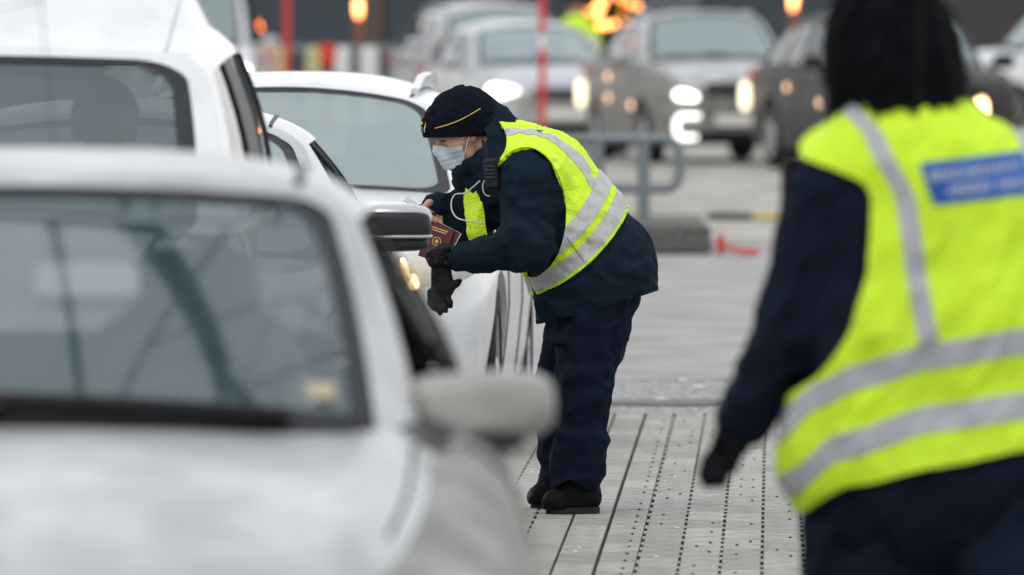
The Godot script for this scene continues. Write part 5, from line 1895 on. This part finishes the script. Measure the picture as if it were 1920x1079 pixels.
func cars() -> void:
	# nearest: silver saloon
	var s := {"L": 4.5, "hw": 0.995, "H": 1.417, "cowl": 1.2, "hdr": 2.0, "rhdr": 3.25, "rbase": 3.85, "hood": 0.72, "cowl_y": 0.905, "belt_y": 0.94, "rear_y": 1.0, "fa": 0.85, "wb": 2.8, "wr": 0.32, "bw": 0.745, "bwr": 0.85, "rw": 0.65, "corner": 0.06, "fine": 2, "rdrop": 0.065, "hrise": 0.028, "flat": 2.5, "fender": 0.79, "side_paint": M.grimy_shaded_paint, "belly": 1.2, "paint": M.silver_paint, "win": [[0.03, 0.42], [0.46, 0.84]], "crease": 0.03, "open_window": true, "big_mirror": true, "mirror_y": 0.0, "mirrors": false, "seat": M.seat, "wipers": false, "ditch": 0.011, "glass": M.glass}
	var at := Vector3(-0.899, 0.112, -18.06)
	var c := car("silver_saloon", "dirty silver saloon filling the lower left, nearest the camera", "car", at, -0.03, -0.012, s)
	var scr: Callable = car_screen[c]
	for sg in [1.0, -1.0]:
		var wm := MB.new()
		var mc := Vector3(sg * 0.885, 0.957, -1.72)
		superball(wm, mc, Vector3(0.148, 0.066, 0.10), 0.56, Basis(Vector3.BACK, sg * 0.05))
		var wo := part("wing_mirror", wm, M.mirror_paint, c)
		var lo := MB.new()
		superball(lo, mc + Vector3(-sg * 0.03, -0.07, 0.006), Vector3(0.122, 0.022, 0.104), 0.6, Basis(Vector3.BACK, sg * 0.10))
		lo.tube([mc + Vector3(-sg * 0.17, -0.09, -0.0), mc + Vector3(-sg * 0.13, -0.05, 0), mc + Vector3(-sg * 0.06, -0.03, 0)], [0.06, 0.05, 0.035], 10)
		part("mirror_foot", lo, M.trim, wo)
		var mg := MB.new()
		superball(mg, mc + Vector3(0, 0.0, -0.095), Vector3(0.105, 0.055, 0.008), 0.6)
		part("mirror_glass", mg, M.mirror, wo)
	# wipers parked along the foot of the windscreen
	for e in [[-0.80, 0.02, 0.11], [-0.05, 0.72, 0.07]]:
		var wp := MB.new()
		var pth := []
		for k in 11:
			var p: Vector3 = scr.call(lerpf(e[0], e[1], k / 10.0), lerpf(e[2], 0.035, k / 10.0), false)
			pth.append(p + Vector3(0, 0.02, 0.02))
		wp.tube(pth, 0.016, 6)
		part("wiper", wp, M.black, c)
	var cw := MB.new()
	var rows := []
	for w in [0.0, 0.05, 0.085]:
		var r := []
		for k in 21:
			var p: Vector3 = scr.call(lerpf(-0.93, 0.93, k / 20.0), w, false)
			r.append(p + Vector3(0, 0.006, 0.008))
		rows.append(r)
	cw.grid(rows, Vector3(0, 0.3, -2.5))
	part("windscreen_edge", cw, M.black, c)
	# inspection sticker and a pale tag behind the glass
	var st := MB.new()
	var sp: Vector3 = scr.call(0.80, 0.17, false)
	st.box(sp + Vector3(0, 0.004, -0.008), Vector3(0.06, 0.05, 0.001), 0.0, Basis(Vector3.RIGHT, -0.95))
	var so := part("sticker", st, mat("sticker", Color(0.42, 0.36, 0.25), 0.7), c)
	st = MB.new()
	st.box(sp + Vector3(0.003, -0.006, -0.001), Vector3(0.04, 0.022, 0.001), 0.0, Basis(Vector3.RIGHT, -0.95))
	part("red_mark", st, M.red_plastic, so)
	# white van
	s = {"L": 4.6, "fine": 2, "hw": 0.885, "H": 1.98, "cowl": 0.55, "hdr": 1.25, "rhdr": 4.3, "rbase": 4.5, "hood": 0.92, "cowl_y": 1.13, "belt_y": 1.12, "rear_y": 1.12, "fa": 0.85, "wb": 2.7, "wr": 0.33, "bw": 0.86, "bwr": 0.86, "rw": 0.80, "rdrop": 0.40, "hrise": 0.02, "flat": 2.0, "ditch": 0.004, "joint_mat": M.grey_paint, "corner": 0.1, "glass": M.dark_glass, "paint": M.white_paint, "win": [[0.06, 0.2], [0.32, 0.6]], "arc": 0.08, "mirrors": false, "belly": 0.9}
	at = Vector3(-1.63, gy(27.0), -26.85)
	car("white_van", "white van with a tall roof behind the near silver saloon", "van", at, 0.012, 0.0, s)
	# silver car at whose window the officer stands
	s = {"L": 4.4, "fine": 2, "hw": 0.90, "H": 1.405, "cowl": 1.25, "hdr": 2.05, "rhdr": 3.3, "rbase": 3.9, "hood": 0.74, "cowl_y": 0.93, "belt_y": 0.95, "rear_y": 1.0, "fa": 0.85, "wb": 2.65, "wr": 0.32, "bw": 0.72, "rw": 0.565, "paint": M.clean_silver_paint, "win": [[0.10, 0.46], [0.5, 0.86]], "open_window": true, "wipers": false, "mirrors": false, "glass": M.clear_glass}
	at = Vector3(-1.25, gy(32.0), -31.85)
	c = car("silver_car", "silver car with its side window open where the bending person stands", "car", at, 0.0, 0.0, s)
	for sg in [1.0, -1.0]:
		var wm := MB.new()
		var mc := Vector3(sg * 0.885, 1.035, -1.75)
		superball(wm, mc + Vector3(0, 0.018, -0.004), Vector3(0.112, 0.05, 0.074), 0.62)
		var wo := part("wing_mirror", wm, M.clean_silver_paint, c)
		var lo := MB.new()
		superball(lo, mc + Vector3(-sg * 0.003, -0.003, 0.004), Vector3(0.114, 0.052, 0.078), 0.5)
		lo.tube([mc + Vector3(-sg * 0.17, -0.09, 0), mc + Vector3(-sg * 0.05, -0.04, 0)], [0.04, 0.03], 8)
		part("mirror_face", lo, M.trim, wo)
		lo = MB.new()
		superball(lo, mc + Vector3(sg * 0.002, -0.035, 0.006), Vector3(0.114, 0.007, 0.078), 0.5)
		part("chrome_strip", lo, M.alloy, wo)
		lo = MB.new()
		superball(lo, mc + Vector3(0, -0.058, 0.0), Vector3(0.105, 0.025, 0.07), 0.6)
		part("mirror_underside", lo, M.trim, wo)
		lo = MB.new()
		superball(lo, mc + Vector3(0, 0, -0.072), Vector3(0.095, 0.048, 0.006), 0.6)
		part("mirror_glass", lo, M.mirror, wo)
	# white estate car behind the officer's arms
	s = {"L": 4.7, "fine": 2, "hw": 0.935, "H": 1.455, "cowl": 1.15, "hdr": 1.95, "rhdr": 4.2, "rbase": 4.55, "hood": 0.84, "cowl_y": 1.0, "belt_y": 0.99, "rear_y": 1.02, "fa": 0.95, "wb": 2.75, "wr": 0.335, "bw": 0.76, "rw": 0.60, "rdrop": 0.10, "paint": M.white_paint, "win": [[0.05, 0.32], [0.35, 0.62], [0.66, 0.93]], "rails": true, "rail_mat": M.white_paint, "lit": [], "lamp_x": 0.74, "glass": M.clear_glass, "wipers": false, "mirrors": true, "beam": false}
	at = Vector3(-1.01, gy(40.7), -40.7)
	c = car("white_estate", "white estate car with roof rails facing the camera behind the bending person", "car", at, 0.046, 0.0, s)
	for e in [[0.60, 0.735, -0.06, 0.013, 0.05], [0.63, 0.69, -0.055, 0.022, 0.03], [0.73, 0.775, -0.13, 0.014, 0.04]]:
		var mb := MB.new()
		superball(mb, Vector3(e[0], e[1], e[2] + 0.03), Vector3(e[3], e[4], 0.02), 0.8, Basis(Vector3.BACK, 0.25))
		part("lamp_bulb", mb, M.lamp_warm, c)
	for e in [[0.62, 0.56, -0.06, 0.03, 0.01], [0.645, 0.47, -0.07, 0.028, 0.012]]:
		dot(c, "fog_lamp", Vector3(e[0], e[1], e[2] + 0.01), Vector3(e[3], e[4], 0.02), M.lamp_and_reflection if e[1] > 0.5 else M.lamp_soft)
	var ps := MB.new()
	ps.lathe([Vector2(0.02, 0.0), Vector2(0.022, 0.008), Vector2(0.014, 0.012), Vector2(0.001, 0.006)], Vector3(0.80, 0.535, -0.19), Vector3(0.75, 0, 0.66), 16)
	part("parking_sensor", ps, M.alloy, c)
	# cars queueing in the background, their noses a little to the right
	var grp := "cars queueing in the background"
	s = {"L": 4.4, "hw": 0.91, "H": 1.66, "cowl": 1.0, "hdr": 1.75, "rhdr": 3.9, "rbase": 4.25, "hood": 0.93, "lamp_dy": 0.2, "lamp_x": 0.62, "cowl_y": 1.08, "belt_y": 1.06, "rear_y": 1.06, "fa": 0.85, "wb": 2.65, "wr": 0.34, "bw": 0.77, "rw": 0.64, "rdrop": 0.10, "rear_drop": 0.24, "lamp_r": Vector3(0.14, 0.06, 0.05), "paint": M.dull_silver_paint, "side_paint": M.grimy_shaded_grey_paint, "arc": 0.06, "win": [[0.05, 0.33], [0.36, 0.64], [0.68, 0.94]], "lit": [-1.0], "lamp_mat": M.lamp_white, "glass": M.clear_glass, "beam_e": 0.03, "rails": true}
	c = car("silver_van", "silver people carrier facing the camera with bright headlights, right of the red pole", "car", Vector3(2.44, 0, -114.6), -0.19, 0.0, s, grp)
	for sg in [1.0, -1.0]:
		var mb := MB.new()
		var pth := []
		for q in [[0.09, 0.08], [-0.05, 0.085], [-0.085, 0.05], [-0.09, 0.0], [-0.085, -0.05], [-0.05, -0.085], [0.07, -0.08]]: pth.append(Vector3(sg * 0.57 + sg * -q[0] * 1.4, 0.40 + q[1] * 1.4, 0.04))
		mb.tube(pth, 0.026, 8)
		if sg < 0: part("daytime_lamp", mb, M.lamp_drl, c)
		mb = MB.new()
		superball(mb, Vector3(sg * 0.88, 0.72, -4.28), Vector3(0.05, 0.15, 0.08), 0.6)
		part("corner_lamp_reflection", mb, M.lamp_soft, c)  # glow put in for headlights mirrored by the rear corner lamp
	for e in [[-0.915, 0.92, -2.6], [-0.92, 0.69, -2.55], [-0.92, 0.62, -1.3]]: dot(c, "reflection_glow", Vector3(e[0], e[1], e[2]), Vector3(0.02, 0.045, 0.05), M.lamp_and_reflection)  # orange lights reflected in the flank, made as glowing dots
	s = s.duplicate()
	s.merge({"L": 4.6, "hw": 0.93, "H": 1.66, "paint": M.dark_paint, "side_paint": M.dark_paint, "cowl_y": 1.06, "hood": 0.92, "lit": [1.0, -1.0], "lamp_mat": M.lamp_warm, "rails": false, "wr": 0.36, "rear_drop": 0.08, "lamp_x": 0.38, "lamp_dy": 0.25, "lamp_r": Vector3(0.07, 0.1, 0.05), "mirror_mat": M.trim, "rhdr": 3.8, "rbase": 4.4}, true)
	c = car("dark_car", "dark grey off-roader with added orange reflections beside the hooded person's head", "car", Vector3(4.46, 0, -109.0), -0.25, 0.0, s, grp)
	for e in [[-0.94, 0.85, -2.75], [-0.94, 0.7, -1.5]]: dot(c, "reflection_glow", Vector3(e[0], e[1], e[2]), Vector3(0.02, 0.04, 0.045), M.lamp_and_reflection)  # glowing dots in place of orange lights mirrored on this side
	var mb2 := MB.new()
	superball(mb2, Vector3(-0.9, 0.74, -4.5), Vector3(0.05, 0.15, 0.08), 0.6)
	part("corner_lamp_reflection", mb2, M.lamp_soft, c)  # glow stands for the following headlights reflected at the rear corner
	s = s.duplicate()
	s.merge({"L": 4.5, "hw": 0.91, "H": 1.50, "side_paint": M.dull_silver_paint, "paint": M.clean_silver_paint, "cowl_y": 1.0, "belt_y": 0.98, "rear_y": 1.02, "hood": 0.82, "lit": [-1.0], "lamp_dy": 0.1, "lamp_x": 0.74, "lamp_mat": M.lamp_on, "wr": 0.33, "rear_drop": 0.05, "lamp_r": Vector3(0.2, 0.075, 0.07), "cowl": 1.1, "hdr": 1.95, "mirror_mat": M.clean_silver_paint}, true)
	c = car("silver_hatchback", "silver hatchback with a glaring left headlight behind the beanie", "car", Vector3(0.60, 0, -120.3), -0.2, 0.0, s, grp)
	s = s.duplicate()
	s.merge({"L": 4.9, "hw": 0.97, "H": 1.70, "side_paint": M.grey_paint, "paint": M.grey_paint, "cowl_y": 1.15, "belt_y": 1.12, "rear_y": 1.12, "hood": 0.95, "cowl": 0.9, "hdr": 1.6, "rhdr": 4.4, "rbase": 4.75, "rails": true, "rear_drop": 0.03, "lamp_r": Vector3(0.19, 0.075, 0.1), "lit": [-1.0], "rdrop": 0.14, "lamp_mat": M.lamp_soft}, true)
	c = car("grey_van", "grey van with roof bars showing over the roof of the silver hatchback", "van", Vector3(0.1, 0, -127.5), -0.16, 0.0, s, grp)
	# far left: white van with a glaring lamp
	s = s.duplicate()
	s.merge({"H": 2.1, "side_paint": M.white_paint, "paint": M.white_paint, "rails": false, "lit": [1.0], "lamp_mat": M.lamp_white}, true)
	c = car("far_white_van", "white van with a glaring headlamp between the near van and the red pole", "van", Vector3(-4.18, 0, -133.0), 0.05, 0.0, s, grp)
	# right edge: a pale van standing across the lanes
	s = s.duplicate()
	s.merge({"H": 1.9, "hw": 0.93, "L": 4.8, "lit": [], "paint": M.white_paint, "cowl_y": 1.08, "belt_y": 0.98, "rear_y": 1.0, "hood": 0.9}, true)
	c = car("parked_white_van", "white van standing across the lane at the right edge of the picture", "van", Vector3(5.5, 0, -139.5), 1.45, 0.0, s, "")
